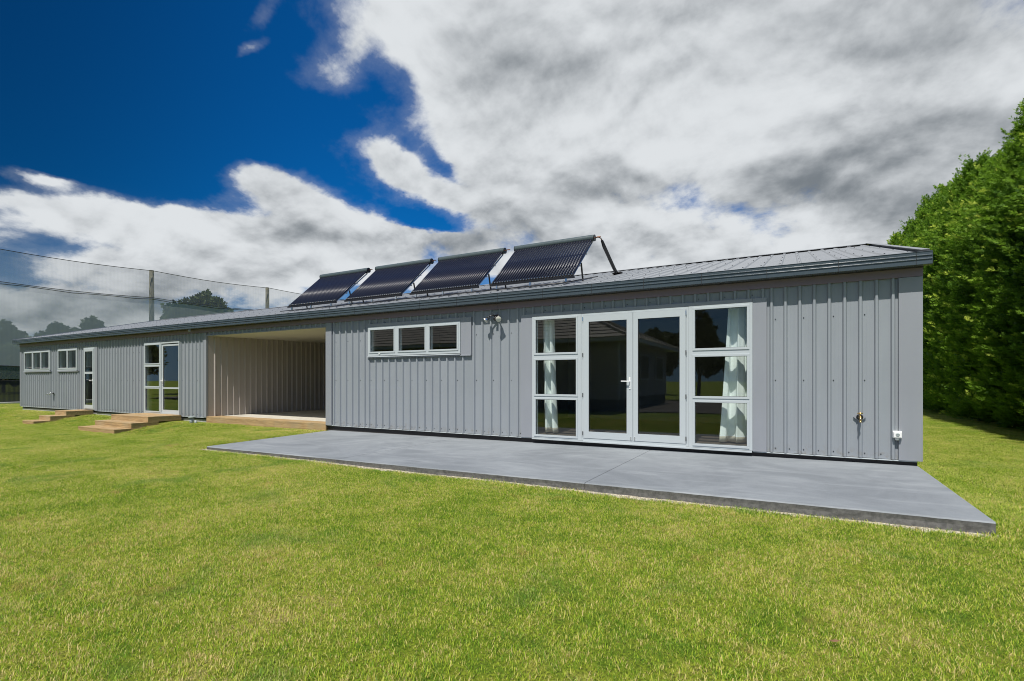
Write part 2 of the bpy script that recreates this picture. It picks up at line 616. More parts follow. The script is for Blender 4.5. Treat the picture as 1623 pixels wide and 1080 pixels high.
def lawn_colour(q, p, rnd=None):
    """green to straw, patch by patch; the same field drives soil sheet and blades"""
    big = q.noise(scaled(q, p, (1, 1, 0)), 0.42, 3, 0.55, 0.4)
    med = q.noise(scaled(q, p, (1, 1, 0)), 1.9, 4, 0.6, 0.3)
    sm = q.noise(scaled(q, p, (1, 1, 0)), 9.0, 3, 0.65)
    f = q.m('ADD', q.m('MULTIPLY', big, 0.33), q.m('ADD', q.m('MULTIPLY', med, 0.37), q.m('MULTIPLY', sm, 0.30)))
    if rnd is not None:
        f = q.m('ADD', f, q.m('MULTIPLY', q.m('SUBTRACT', rnd, 0.5), 0.46))
    cr = q.n('ShaderNodeValToRGB')
    q.put(cr.inputs[0], f)
    el_ = cr.color_ramp.elements
    el_[0].position, el_[0].color = 0.30, (0.120, 0.240, 0.018, 1)
    el_[1].position, el_[1].color = 0.74, (0.78, 0.62, 0.30, 1)
    for pos, c in ((0.42, (0.275, 0.450, 0.028, 1)), (0.50, (0.475, 0.590, 0.048, 1)), (0.58, (0.620, 0.640, 0.100, 1)), (0.65, (0.76, 0.63, 0.26, 1))):
        e = el_.new(pos)
        e.color = c
    # scorched orange-brown spots and denser blue-green ones
    spot = q.noise(scaled(q, p, (1, 1, 0)), 2.7, 4, 0.65, 0.5)
    cool = q.noise(scaled(q, p, (1, 1, 0)), 1.3, 3, 0.6, 0.5)
    r_ = rnd if rnd is not None else 0.5
    sp = q.m('MULTIPLY', q.ss(spot, 0.60, 0.74), q.m('MULTIPLY_ADD', r_, 0.6, 0.25))
    c_ = q.mix(sp, cr.outputs[0], (0.56, 0.36, 0.14))
    c_ = q.mix(q.ss(cool, 0.54, 0.70, 0.0, 0.45), c_, (0.16, 0.34, 0.05))
    return c_, f


M_LAWN = mat('lawn_soil', (0.1, 0.12, 0.03), 0.95)
q, b = nodes(M_LAWN)
p = worldpos(q)
c, f = lawn_colour(q, p)
fine = q.noise(p, 60, 4, 0.75)
c2 = q.mix(q.ss(fine, 0.30, 0.62, 0.92, 0.5), c, (0.025, 0.035, 0.008))
q.t.links.new(c2, b.inputs['Base Color'])
b.inputs['Specular IOR Level'].default_value = 0.1
bump(q, b, fine, 0.8, 0.03)
lawn = mb.build('lawn_ground', M_LAWN, smooth=True)
tag(lawn, kind='structure')

# ---------------------------------------------------------------- patio slab in three pours
def slab_pt(x, y):
    z = -1.19 + 0.06 * (x + 9.6) / 11.05
    return z


patio = tag(empty('patio', (-4, 6.9, -1.2)), kind='structure')


def slab_piece(xa, xb, first=False, last=False):
    """one pour: front edge slightly ragged"""
    yf = lambda x: 5.27 + 0.11 * (x + 9.2) / 10.6
    n = max(6, int((xb - xa) / 0.06))
    front = []
    for i in range(n + 1):
        x = xa + (xb - xa) * i / n
        front.append((x, yf(x) + 0.016 * noise.noise(Vector((x * 2.2, 1, 1))) + 0.012 * noise.noise(Vector((x * 11, 1, 5)))))
    xbl, xbr = (xa - 0.4 if first else xa), (xb + 0.03 if last else xb)
    m_ = MB()
    ch = 0.012
    # rows: bottom, front face with rough middle, chamfer, top front, top back
    rows = []
    for dz, dy in ((-0.16, 0.0), (-0.085, 0.002), (-0.05, 0.003), (-ch, 0.0), (0, ch), (0, None)):
        row = []
        for i, (x, y) in enumerate(front):
            if dy is None:
                t = i / n
                X_ = xbl + (xbr - xbl) * t
                row.append((X_, 8.425, slab_pt(X_, 8.4)))
            else:
                rough = 0.005 * noise.noise(Vector((x * 6, dz * 50, 9))) if dz < -0.02 else 0
                row.append((x, y + dy + rough, slab_pt(x, y) + dz))
        rows.append(row)
    for r_ in rows:
        m_.v += r_
    for j in range(len(rows) - 1):
        for i in range(n):
            a = j * (n + 1) + i
            m_.f.append((a, a + 1, a + n + 2, a + n + 1))
    for side, i in ((1, n), (0, 0)):
        fr = rows[4][i]
        bk = rows[5][i]
        pts = [rows[0][i], (bk[0], bk[1], bk[2] - 0.16), bk, rows[4][i], rows[3][i], rows[2][i], rows[1][i]]
        m_.poly(pts if side else pts[::-1])
    o = m_.build('slab', M_CONC, patio)
    o.location = (4, -6.9, 1.2)
    return o


slab_piece(-9.2, -5.903, first=True)
slab_piece(-5.897, -2.033)
slab_piece(-2.027, 1.42, last=True)

# ================================================================ the house
house = empty('metal_clad_house', (-13, 8.4, -1.2))
tag(house, 'long low house in grey ribbed metal cladding with a slate gutter and metal roof', 'house')
HOFF = (13, -8.4, 1.2)


def hb(mb_, name, m, parent=None, smooth=False):
    o = mb_.build(name, m, parent or house, smooth)
    if parent is None:
        o.location = HOFF
    return o


DEPTH = 0.034


def sheet_mesh(s0, s1, h0, h1, first, pitch, mapper, swage=True):
    """trapezoidal sheet between s0..s1 with ribs centred at first + k*pitch"""
    pr = [(s0, 0.0)]
    k = math.ceil((s0 - first) / pitch - 1e-6)
    c_ = first + k * pitch
    prev = s0
    while c_ - 0.028 < s1:
        if c_ - 0.028 > s0:
            mid = (c_ - pitch / 2)
            if swage and mid - 0.02 > prev:
                for o_ in (-0.024, 0.020):
                    a = mid + o_
                    pr += [(a - 0.004, 0), (a, -0.0012), (a + 0.004, 0)]
            if c_ + 0.028 < s1:
                pr += [(c_ - 0.027, 0), (c_ - 0.013, DEPTH), (c_ + 0.013, DEPTH), (c_ + 0.027, 0)]
                prev = c_ + 0.027
        c_ += pitch
    pr.append((s1, 0.0))
    m_ = MB()
    n = len(pr)
    ht = h1 if callable(h1) else (lambda s: h1)
    hbm = h0 if callable(h0) else (lambda s: h0)
    for s_, d_ in pr:
        m_.v.append(mapper(s_, d_, hbm(s_)))
    for s_, d_ in pr:
        m_.v.append(mapper(s_, d_, ht(s_)))
    for i in range(n - 1):
        m_.f.append((i, i + 1, n + i + 1, n + i))
    return m_


SCREWS = MB()


def screw(x, y, z):
    SCREWS.box(x - 0.0065, x + 0.0065, y - 0.006, y, z - 0.0065, z + 0.0065)


def clad(x0, x1, z0, z1, pitch=0.191, phase=None, rows=()):
    """front wall cladding from x0 to x1, cut into sheets of four ribs"""
    fr = x0 + 0.05 if phase is None else phase
    fmap = lambda s_, d_, h_: (s_, 8.40 - d_, h_)
    a = x0
    while a < x1 - 1e-4:
        k = math.floor((a - fr) / pitch + 1e-6)
        e = min(x1, fr + (k + 4.5) * pitch)
        if x1 - e < 0.12:
            e = x1
        hb(sheet_mesh(a, e, z0, z1, fr, pitch, fmap), 'cladding_sheet', M_CLAD)
        a = e
    n = math.ceil((x0 - fr) / pitch)
    x = fr + n * pitch
    i = 0
    while x < x1 - 0.06:
        for r_, every in rows:
            if z0 < r_ < z1 and i % every == 0:
                screw(x + 0.05, 8.40, r_)
        x += pitch
        i += 1


ZB, ZF = -1.06, 1.362           # bottom of the cladding, underside of the frieze
RW = [(-1.0, 1), (-0.0, 2), (0.9, 2)]
RT = [(1.28, 2)]
# full-height runs
clad(-27.74, -27.36, ZB, ZF, rows=RW)
clad(-24.93, -24.25, ZB, ZF, rows=RW)
clad(-22.63, -22.15, ZB, ZF, rows=RW)
clad(-21.13, -17.99, ZB, ZF, rows=RW)
clad(-15.97, -14.74, ZB, ZF, rows=RW)
clad(-9.51, -8.36, ZB, ZF, 0.197, -9.45, rows=RW)
clad(-5.56, -4.44, ZB, ZF, 0.197, -5.51, rows=RW)
clad(-0.32, 1.24, ZB, ZF, 0.181, -0.262, rows=RW)
# over and under the openings
clad(-27.36, -24.93, 1.20, ZF, rows=RT)
clad(-27.36, -24.93, ZB, 0.315, rows=RW)
clad(-24.25, -22.63, 1.20, ZF, rows=RT)
clad(-24.25, -22.63, ZB, 0.315, rows=RW)
clad(-22.15, -21.13, 1.20, ZF, rows=RT)
clad(-17.99, -15.97, 1.20, ZF, rows=RT)
clad(-14.74, -9.51, 1.275, ZF, 0.191, -14.66, rows=())
clad(-8.36, -5.56, 1.255, ZF, 0.197, -8.30, rows=RT)
clad(-8.36, -5.56, ZB, 0.485, 0.197, -8.33, rows=RW)
clad(-4.44, -0.32, 1.205, ZF, 0.191, -4.39, rows=RT)

# flat trims, each a piece of its own, flush with the rib tops
TY = 8.361
def trim(name, x0, x1, z0, z1, y=TY, m=None, back=8.41):
    return hb(MB().box(x0, x1, y, back, z0, z1, 0.002), name, m or M_TRIM)

trim('corner_flashing', 1.243, 1.497, ZB - 0.004, 1.36)
hb(MB().box(1.492, 1.4975, 8.372, 8.60, ZB - 0.004, 1.36), 'corner_flashing', M_TRIM)
trim('corner_flashing', -27.83, -27.742, ZB - 0.004, 1.36)
trim('door_flashing', -4.44, -4.205, ZB - 0.004, 1.225)
trim('door_flashing', -0.512, -0.325, ZB - 0.004, 1.225)
trim('head_flashing', -4.203, -0.514, 1.172, 1.227, 8.352)
trim('jamb_flashing', -5.812, -5.562, 0.50, 1.262)
trim('head_flashing', -8.345, -5.814, 1.192, 1.262)
trim('jamb_flashing', -9.711, -9.512, ZB - 0.004, 1.36)
trim('jamb_flashing', -14.738, -14.608, ZB - 0.004, 1.36)
trim('head_flashing', -14.606, -9.713, 1.262, 1.285, 8.370)
trim('door_flashing', -21.335, -21.132, ZB - 0.004, 1.22)
trim('head_flashing', -22.148, -21.337, 1.162, 1.21)
trim('head_flashing', -17.985, -15.975, 1.172, 1.21)
trim('head_flashing', -27.355, -24.935, 1.160, 1.21)
trim('head_flashing', -24.245, -22.635, 1.170, 1.21)
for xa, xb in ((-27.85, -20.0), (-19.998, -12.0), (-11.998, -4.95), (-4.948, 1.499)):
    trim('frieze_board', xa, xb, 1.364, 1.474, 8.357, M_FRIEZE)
# drip edge and dark foundation strip under the cladding
for xa, xb in ((-27.80, -22.15), (-21.33, -17.99), (-15.97, -14.61), (-9.70, -4.215), (-0.51, 1.44)):
    trim('drip_edge', xa, xb, -1.078, -1.066, 8.372, M_JOINERY, 8.42)
hb(MB().box(-9.70, 1.45, 8.425, 8.50, -1.32, -1.075), 'foundation', M_PLINTH)
hb(MB().box(-27.78, -14.66, 8.43, 8.50, -1.32, -1.13), 'foundation', M_FOOT)
hb(MB().box(-27.78, -14.66, 8.435, 8.49, -1.127, -1.08), 'foundation', M_PLINTH)


# ---------------------------------------------------------------- joinery
def ring(mb_, x0, x1, z0, z1, w, y0, y1, ch=0.0025):
    mb_.box(x0, x1, y0, y1, z1 - w, z1, ch)
    mb_.box(x0, x1, y0, y1, z0, z0 + w, ch)
    mb_.box(x0, x0 + w, y0, y1, z0 + w, z1 - w, ch)
    mb_.box(x1 - w, x1, y0, y1, z0 + w, z1 - w, ch)


def window(name, x0, x1, z0, z1, panes, sash=0.032, sill=True, yf=8.352, label=None):
    """aluminium window: frame > sash, pane, sill"""
    fr = MB()
    fr.plate(x0, x1, z0, z1, [(a - 0.012, b_ + 0.012, c_ - 0.012, d_ + 0.012) for a, b_, c_, d_ in panes], yf, 8.47)
    w_ = hb(fr, name, M_JOINERY)
    if label:
        w_['label'] = label
    for a, b_, c_, d_ in panes:
        s_ = MB()
        ring(s_, a - sash, b_ + sash, c_ - sash, d_ + sash, sash, yf - 0.011, yf - 0.0005)
        ring(s_, a - 0.011, b_ + 0.011, c_ - 0.011, d_ + 0.011, 0.0115, yf + 0.0005, 8.44, 0)
        s_.build('sash', M_JOINERY, w_)
        g_ = MB()
        ring(g_, a - 0.0005, b_ + 0.0005, c_ - 0.0005, d_ + 0.0005, 0.006, yf + 0.014, yf + 0.028, 0)
        g_.build('seal', M_SEAL, w_)
        MB().box(a, b_, yf + 0.020, yf + 0.024, c_, d_).build('pane', M_GLASS, w_)
    if sill:
        s_ = MB()
        s_.poly([(x0 - 0.01, yf - 0.02, z0 - 0.022), (x1 + 0.01, yf - 0.02, z0 - 0.022), (x1 + 0.01, yf + 0.03, z0 - 0.002), (x0 - 0.01, yf + 0.03, z0 - 0.002)])
        s_.box(x0 - 0.01, x1 + 0.01, yf - 0.022, yf - 0.018, z0 - 0.030, z0 - 0.021)
        s_.build('sill', M_JOINERY, w_)
    return w_


# small three-light window left of the floodlight
w3 = window('window', -8.335, -5.818, 0.545, 1.188, [(-8.262, -7.566, 0.635, 1.118), (-7.425, -6.715, 0.635, 1.118), (-6.585, -5.897, 0.635, 1.118)], 0.034)
hb(MB().box(-8.33, -5.565, 8.345, 8.41, 0.488, 0.512, 0.003), 'sill_flashing', M_TRIM)
MB().box(-8.0, -7.96, 8.337, 8.342, 0.575, 0.60).build('catch', M_WHITE, w3)

# left far windows
w1 = window('window', -27.352, -24.938, 0.385, 1.150, [(-27.28, -26.58, 0.455, 1.09), (-26.46, -25.80, 0.455, 1.09), (-25.70, -25.02, 0.455, 1.09)], 0.034)
w2 = window('window', -24.242, -22.638, 0.385, 1.160, [(-24.17, -23.47, 0.455, 1.09), (-23.38, -22.72, 0.455, 1.09)], 0.034)
for xa, xb in ((-27.38, -24.85), (-24.27, -22.55)):
    hb(MB().box(xa, xb, 8.335, 8.41, 0.317, 0.350, 0.003), 'sill_flashing', M_TRIM)

# french doors with a sidelight on either side
ZS = [(0.372, 0.0)]
L_P = [(-4.128, -3.335, 0.500, 1.108), (-4.128, -3.335, -0.255, 0.368), (-4.128, -3.335, -0.995, -0.350)]
R_P = [(-1.336, -0.590, 0.500, 1.108), (-1.336, -0.590, -0.250, 0.368), (-1.336, -0.590, -0.995, -0.345)]
window('sidelight_window', -4.203, -3.242, -1.055, 1.168, L_P, 0.034, sill=False)
window('sidelight_window', -1.430, -0.514, -1.055, 1.168, R_P, 0.034, sill=False)
fr = MB()
fr.plate(-3.240, -1.432, -1.055, 1.168, [(-3.205, -1.467, -1.012, 1.135)], 8.356, 8.47)
fr.box(-3.205, -1.467, 8.352, 8.47, -1.062, -1.013, 0.003)
hb(fr, 'door_frame', M_JOINERY)
sl_ = MB()
sl_.box(-4.20, -0.52, 8.33, 8.42, -1.085, -1.060, 0.003)
hb(sl_, 'door_sill', M_JOINERY)


def door(x0, x1, z0, z1, panes, handle_x=None, hinge_x=None, yf=8.345, name='door', hz=-0.02, side=1):
    m_ = MB()
    m_.plate(x0, x1, z0, z1, panes, yf, yf + 0.042)
    d_ = hb(m_, name, M_JOINERY)
    for a, b_, c_, e_ in panes:
        g_ = MB()
        ring(g_, a - 0.0005, b_ + 0.0005, c_ - 0.0005, e_ + 0.0005, 0.007, yf + 0.010, yf + 0.026, 0)
        g_.build('seal', M_SEAL, d_)
        MB().box(a, b_, yf + 0.018, yf + 0.022, c_, e_).build('pane', M_GLASS, d_)
    if handle_x is not None:
        h_ = MB()
        h_.box(handle_x - 0.014, handle_x + 0.014, yf - 0.010, yf, hz - 0.13, hz + 0.07, 0.003)
        h_.tube([(handle_x, yf, hz), (handle_x, yf - 0.05, hz)], 0.009, 10)
        h_.tube([(handle_x + 0.01 * side, yf - 0.05, hz), (handle_x - 0.06 * side, yf - 0.052, hz + 0.002), (handle_x - 0.135 * side, yf - 0.05, hz + 0.004)], [0.011, 0.010, 0.009], 10)
        h_.tube([(handle_x, yf - 0.004, hz - 0.09), (handle_x, yf - 0.016, hz - 0.09)], 0.009, 10)
        h_.build('handle', M_WHITE, d_)
    if hinge_x is not None:
        for hz_ in (z0 + 0.08, z0 + 0.75, z0 + 1.45, z1 - 0.06):
            m2 = MB()
            m2.tube([(hinge_x, yf - 0.008, hz_ - 0.035), (hinge_x, yf - 0.008, hz_ + 0.035)], 0.008, 8)
            m2.build('hinge', M_CHROME if z1 - hz_ < 0.1 else M_BLACK, d_)
    return d_


door(-3.200, -2.323, -1.010, 1.132, [(-3.098, -2.425, -0.895, 1.020)], handle_x=-2.372, hinge_x=-3.204)
door(-2.316, -1.472, -1.010, 1.132, [(-2.236, -1.566, -0.890, 1.020)], hinge_x=-1.468)
for x_ in (-2.352, -2.287):
    hb(MB().box(x_ - 0.008, x_ + 0.008, 8.336, 8.345, -1.0, -0.945, 0.002), 'door_bolt', M_CHROME)

# narrow back door
fr = MB()
fr.plate(-22.146, -21.338, -1.03, 1.158, [(-22.085, -21.40, -1.0, 1.11)], 8.36, 8.47)
hb(fr, 'door_frame', M_JOINERY)
door(-22.083, -21.402, -0.998, 1.108, [(-22.025, -21.45, 0.30, 1.02), (-22.025, -21.45, -0.87, 0.225)], handle_x=-21.425, hz=-0.02)

# sliding door: three fixed lights and a full-height leaf
window('sidelight_window', -17.983, -17.02, -1.03, 1.168, [(-17.920, -17.075, 0.530, 1.10), (-17.905, -17.08, -0.185, 0.425), (-17.905, -17.08, -0.960, -0.262)], 0.034, sill=False)
fr = MB()
fr.plate(-17.018, -15.977, -1.03, 1.168, [(-16.975, -16.02, -0.995, 1.125)], 8.356, 8.47)
hb(fr, 'door_frame', M_JOINERY)
door(-16.973, -16.022, -0.993, 1.100, [(-16.915, -16.060, -0.215, 1.045), (-16.915, -16.060, -0.905, -0.262)], yf=8.375, name='sliding_door', handle_x=-16.945, side=-1)
hb(MB().box(-16.98, -16.01, 8.37, 8.46, 1.102, 1.124), 'door_track', M_SEAL)

hb(SCREWS, 'screws', M_BLACK)['kind'] = 'stuff'

# ---------------------------------------------------------------- rooms behind the glass
OPEN_R = [(-8.3, -5.85, 0.56, 1.17), (-4.18, -0.54, -1.0, 1.15)]
OPEN_L = [(-27.3, -24.98, 0.4, 1.13), (-24.2, -22.68, 0.4, 1.13), (-22.12, -21.36, -1.0, 1.14), (-17.95, -16.0, -1.0, 1.15)]
for xa, xb, holes in ((-9.60, 1.44, OPEN_R), (-27.76, -14.70, OPEN_L)):
    hb(MB().plate(xa, xb, -1.0, 1.46, holes, 8.475, 8.55), 'inner_wall', M_INWALL)
    hb(MB().box(xa, xb, 12.6, 12.7, -1.0, 1.46), 'inner_wall', M_INWALL)
    hb(MB().box(xa, xb, 8.50, 12.7, -1.06, -1.0), 'room_floor', M_INFLOOR)
    hb(MB().box(xa, xb, 8.48, 12.7, 1.461, 1.50), 'room_ceiling', M_INCEIL)
for xs_ in (-9.60, 1.40, -5.30, -27.76, -14.75, -22.4, -18.6):
    hb(MB().box(xs_, xs_ + 0.05, 8.552, 12.598, -0.998, 1.46), 'inner_wall', M_INWALL)
# timber-fronted bench seen faintly through the left sidelight of the sliding door
hb(MB().box(-18.5, -17.3, 9.6, 10.2, -1.0, -0.25, 0.01), 'kitchen_bench', M_INWALL)

# ---------------------------------------------------------------- carport bay
hb(MB().box(-14.606, -9.711, 8.42, 13.3, -1.085, -1.035), 'carport_floor', M_CPFLOOR)
bm_ = MB()
bm_.box(-14.604, -9.713, 8.365, 8.418, -1.222, -1.078, 0.004)
hb(bm_, 'deck_bearer', M_TIMBER)
for i in range(3):
    hb(MB().box(-14.604, -9.713, 8.365 + i * 0.145, 8.365 + i * 0.145 + 0.140, -1.075, -1.036 + 0.002, 0.003), 'deck_board', M_TIMBER)
for o_ in [o for o in house.children if o.name.startswith('carport_floor')]:
    o_.data.transform(Matrix.Translation((0, 0, -0.004)))
ceil_z = lambda y: 1.268 + 0.077 * (y - 8.4) / 4.9
cm = MB()
cm.poly([(-14.66, 8.41, 1.268), (-9.66, 8.41, 1.268), (-9.66, 13.35, 1.345), (-14.66, 13.35, 1.345)])
cm.poly([(-14.66, 8.41, 1.30), (-14.66, 13.35, 1.38), (-9.66, 13.35, 1.38), (-9.66, 8.41, 1.30)])
hb(cm, 'carport_ceiling', M_CPCEIL)
lm = lambda s_, d_, h_: (-14.606 + d_, s_, h_)
a = 8.42
while a < 13.28:
    e = min(13.3, 8.617 + (math.floor((a - 8.617) / 0.1845 + 1e-6) + 4.5) * 0.1845)
    hb(sheet_mesh(a, e, -1.034, lambda s_: ceil_z(s_), 8.610, 0.1845, lm, swage=False), 'lining_sheet', M_INCLAD)
    a = e
rm = lambda s_, d_, h_: (-9.711 - d_, s_, h_)
hb(sheet_mesh(8.42, 13.3, -1.034, lambda s_: ceil_z(s_), 8.610, 0.1845, rm, swage=False), 'lining_sheet', M_INCLAD)
bmp = lambda s_, d_, h_: (s_, 13.3 - d_, h_)
hb(sheet_mesh(-14.634, -9.683, -1.034, 1.345, -14.55, 0.1845, bmp, swage=False), 'lining_sheet', M_INCLAD)

# ---------------------------------------------------------------- end walls, back wall
RY0, RZ0, RY1, RZ1 = 8.25, 1.640, 13.9, 3.06           # roof from eave to ridge
roof_z = lambda y: RZ0 + (RZ1 - RZ0) * (y - RY0) / (RY1 - RY0) if y <= RY1 else RZ1 - (RZ1 - RZ0) * (y - RY1) / (RY1 - RY0)
for xw, sgn in ((1.468, 1), (-27.80, -1)):
    mp = lambda s_, d_, h_, xw=xw, sgn=sgn: (xw + sgn * d_, s_, h_)
    a = 8.60
    while a < 19.35:
        e = min(19.4, a + 0.191 * 4)
        hb(sheet_mesh(a, e, ZB, lambda s_: roof_z(s_) - 0.05, 8.70, 0.191, mp), 'cladding_sheet', M_CLAD)
        a = e
hb(MB().box(-27.8, 1.46, 19.4, 19.45, -1.3, 1.6), 'back_wall', M_CLAD)
hb(MB().box(1.38, 1.455, 8.50, 19.4, -1.32, -1.05), 'foundation', M_PLINTH)

# ---------------------------------------------------------------- roof sheets and gutter
L0, L1 = -27.92, 1.50
cover = 0.764
slope = math.atan2(RZ1 - RZ0, RY1 - RY0)
slen = math.hypot(RZ1 - RZ0, RY1 - RY0)
rib_me = None
nsh = int(math.ceil((L1 - L0) / cover))
dsin, dcos = math.sin(slope), math.cos(slope)
def roof_map(s_, d_, h_):
    return (s_, h_ * dcos - d_ * dsin, h_ * dsin + d_ * dcos)
prof = MB()
pr = [(0, 0.004)]
for k in range(3):
    c_ = cover * (k + 0.5) / 3
    pr += [(c_ - 0.034, 0), (c_ - 0.018, 0.020), (c_ + 0.018, 0.020), (c_ + 0.034, 0)]
pr += [(cover + 0.01, 0.0)]
for h_ in (0, slen):
    for s_, d_ in pr:
        prof.v.append(roof_map(s_, d_, h_))
n = len(pr)
prof.f = [(i, i + 1, n + i + 1, n + i) for i in range(n - 1)]
rib_me = prof.mesh('roof_sheet', M_ROOF)
for i in range(nsh):
    o = put('roof_sheet', rib_me, house, (13 + L1 - (i + 1) * cover, RY0 - 8.4, RZ0 + 1.2 + (0.0008 if i % 2 else 0)))
bk = MB()
bk.poly([(L0 - 0.3, RY1, RZ1), (L1, RY1, RZ1), (L1, 2 * RY1 - RY0, RZ0), (L0 - 0.3, 2 * RY1 - RY0, RZ0)])
hb(bk, 'back_roof', M_ROOF)
rc = MB()
rc.poly([(L0 - 0.3, RY1 - 0.15, roof_z(RY1 - 0.15) + 0.036), (L1 + 0.02, RY1 - 0.15, roof_z(RY1 - 0.15) + 0.036), (L1 + 0.02, RY1, RZ1 + 0.045), (L0 - 0.3, RY1, RZ1 + 0.045)])
rc.poly([(L0 - 0.3, RY1, RZ1 + 0.045), (L1 + 0.02, RY1, RZ1 + 0.045), (L1 + 0.02, RY1 + 0.15, roof_z(RY1 + 0.15) + 0.036), (L0 - 0.3, RY1 + 0.15, roof_z(RY1 + 0.15) + 0.036)])
hb(rc, 'ridge_cap', M_ROOF)
for xv, w_ in ((L1, 0.06), (L0 - 0.30, 0.06)):
    v_ = MB()
    for sg in (1, -1):
        ya = RY0 if sg > 0 else 2 * RY1 - RY0
        v_.poly([(xv - 0.04, ya, RZ0 + 0.045), (xv + 0.05, ya, RZ0 + 0.045), (xv + 0.05, RY1, RZ1 + 0.048), (xv - 0.04, RY1, RZ1 + 0.048)][::sg])
        v_.poly([(xv + 0.05, ya, RZ0 - 0.13), (xv + 0.05, RY1, RZ1 - 0.13), (xv + 0.05, RY1, RZ1 + 0.048), (xv + 0.05, ya, RZ0 + 0.045)][::sg])
    hb(v_, 'barge_flashing', M_ROOF)
# roof screws in rows
rs = MB()
for i in range(int((L1 - L0) / cover * 3)):
    x = L1 - (i + 0.5) * cover / 3
    for hh in (0.35, 1.5, 2.9, 4.3, 5.5):
        px, py, pz = roof_map(x, 0.020, hh)
        rs.box(px - 0.009, px + 0.009, RY0 + py - 0.009, RY0 + py + 0.009, RZ0 + pz - 0.001, RZ0 + pz + 0.007)
hb(rs, 'roof_screws', M_BLACK)['kind'] = 'stuff'

# gutter sections
GY, GZ0, GZ1 = 8.17, 1.478, 1.646
gp = [(0.125, GZ1 - 0.012), (0.125, GZ0 + 0.02), (0.110, GZ0), (0.004, GZ0), (0, GZ0 + 0.004),
      (0, 1.536), (-0.010, 1.542), (-0.010, 1.548), (0.001, 1.556), (0.001, 1.584), (-0.010, 1.590), (-0.010, 1.597), (0.001, 1.605),
      (0, GZ1 - 0.008), (-0.006, GZ1 - 0.004), (-0.003, GZ1), (0.010, GZ1), (0.012, GZ1 - 0.012)]
joints = [1.561, 1.394, 0.559, -0.315, -1.207, -2.095, -2.983, -3.905, -4.843, -5.781, -6.708, -7.650, -8.556, -9.518, -10.40, -11.29, -12.18, -13.08, -13.96, -14.835]
while joints[-1] - 0.868 > -27.7:
    joints.append(joints[-1] - 0.868)
joints.append(-27.962)
for a, b_ in zip(joints[1:], joints[:-1]):
    m_ = MB()
    n = len(gp)
    for xq in (a + 0.0035, b_ - 0.0035):
        m_.v += [(xq, GY + y_, z_) for y_, z_ in gp]
    m_.f = [(i, n + i, n + i + 1, i + 1) for i in range(n - 1)]
    # dark joiner strip behind the gap
    hb(m_, 'gutter_section', M_GUT)
jm = MB()
for a in joints[1:-1]:
    jm.box(a - 0.008, a + 0.008, GY + 0.004, GY + 0.10, GZ0 + 0.004, GZ1 - 0.012)
    jm.box(a - 0.012, a + 0.012, GY + 0.02, GY + 0.14, GZ1 - 0.006, GZ1 + 0.004)
hb(jm, 'gutter_joiners', M_SEAL)['kind'] = 'stuff'
for xa in (1.561, -27.962):
    hb(MB().poly([(xa, GY + y_, z_) for y_, z_ in gp[:5] + gp[13:17]]) or MB().box(xa - 0.002, xa + 0.002, GY, GY + 0.125, GZ0 + 0.001, GZ1 - 0.001), 'gutter_end', M_GUT)
hb(MB().box(-27.9, 1.50, 8.296, 8.42, 1.4765, 1.486), 'dark_soffit_strip', M_PLINTH)  # near-black colour stands in for the shade under the gutter
hb(MB().box(-27.9, 1.50, 8.30, 8.38, 1.49, 1.64), 'fascia_board', M_GUT)
dr = MB()
dr.tube([(-15.2, 8.235, 1.48), (-15.2, 8.235, 1.40)], 0.035, 12)
hb(dr, 'gutter_outlet', M_TRIM, smooth=True)

# ================================================================ solar collectors on the roof
M_TUBE = mat('evacuated_tube_glass', (0.014, 0.017, 0.034), 0.30)
M_TUBE.node_tree.nodes['Principled BSDF'].inputs['Specular IOR Level'].default_value = 0.32
M_MANI = painted_metal('manifold_casing', (0.075, 0.10, 0.105), 0.3, 0.05)
M_FRAME = mat('anodised_rail', (0.45, 0.46, 0.47), 0.35, 0.8)

T_DY, T_DZ = 1.115, 0.985           # from the foot of a tube to the manifold
tl = math.hypot(T_DY, T_DZ)
tdir = Vector((0, T_DY / tl, T_DZ / tl))
tm = MB()
tm.tube([(0, 0, 0), tuple(tdir * (tl - 0.02))], 0.0225, 10)
tube_me = tm.mesh('tube', M_TUBE, True)
cm_ = MB()
cm_.tube([tuple(tdir * -0.045), tuple(tdir * -0.012), tuple(tdir * 0.03)], [0.019, 0.028, 0.028], 8)
cap_me = cm_.mesh('tube_cap', M_BLACK, True)
cm_ = MB()
cm_.box(-0.008, 0.008, -0.034, -0.026, -0.012, 0.016)
clip_me = cm_.mesh('clip', M_CHROME)


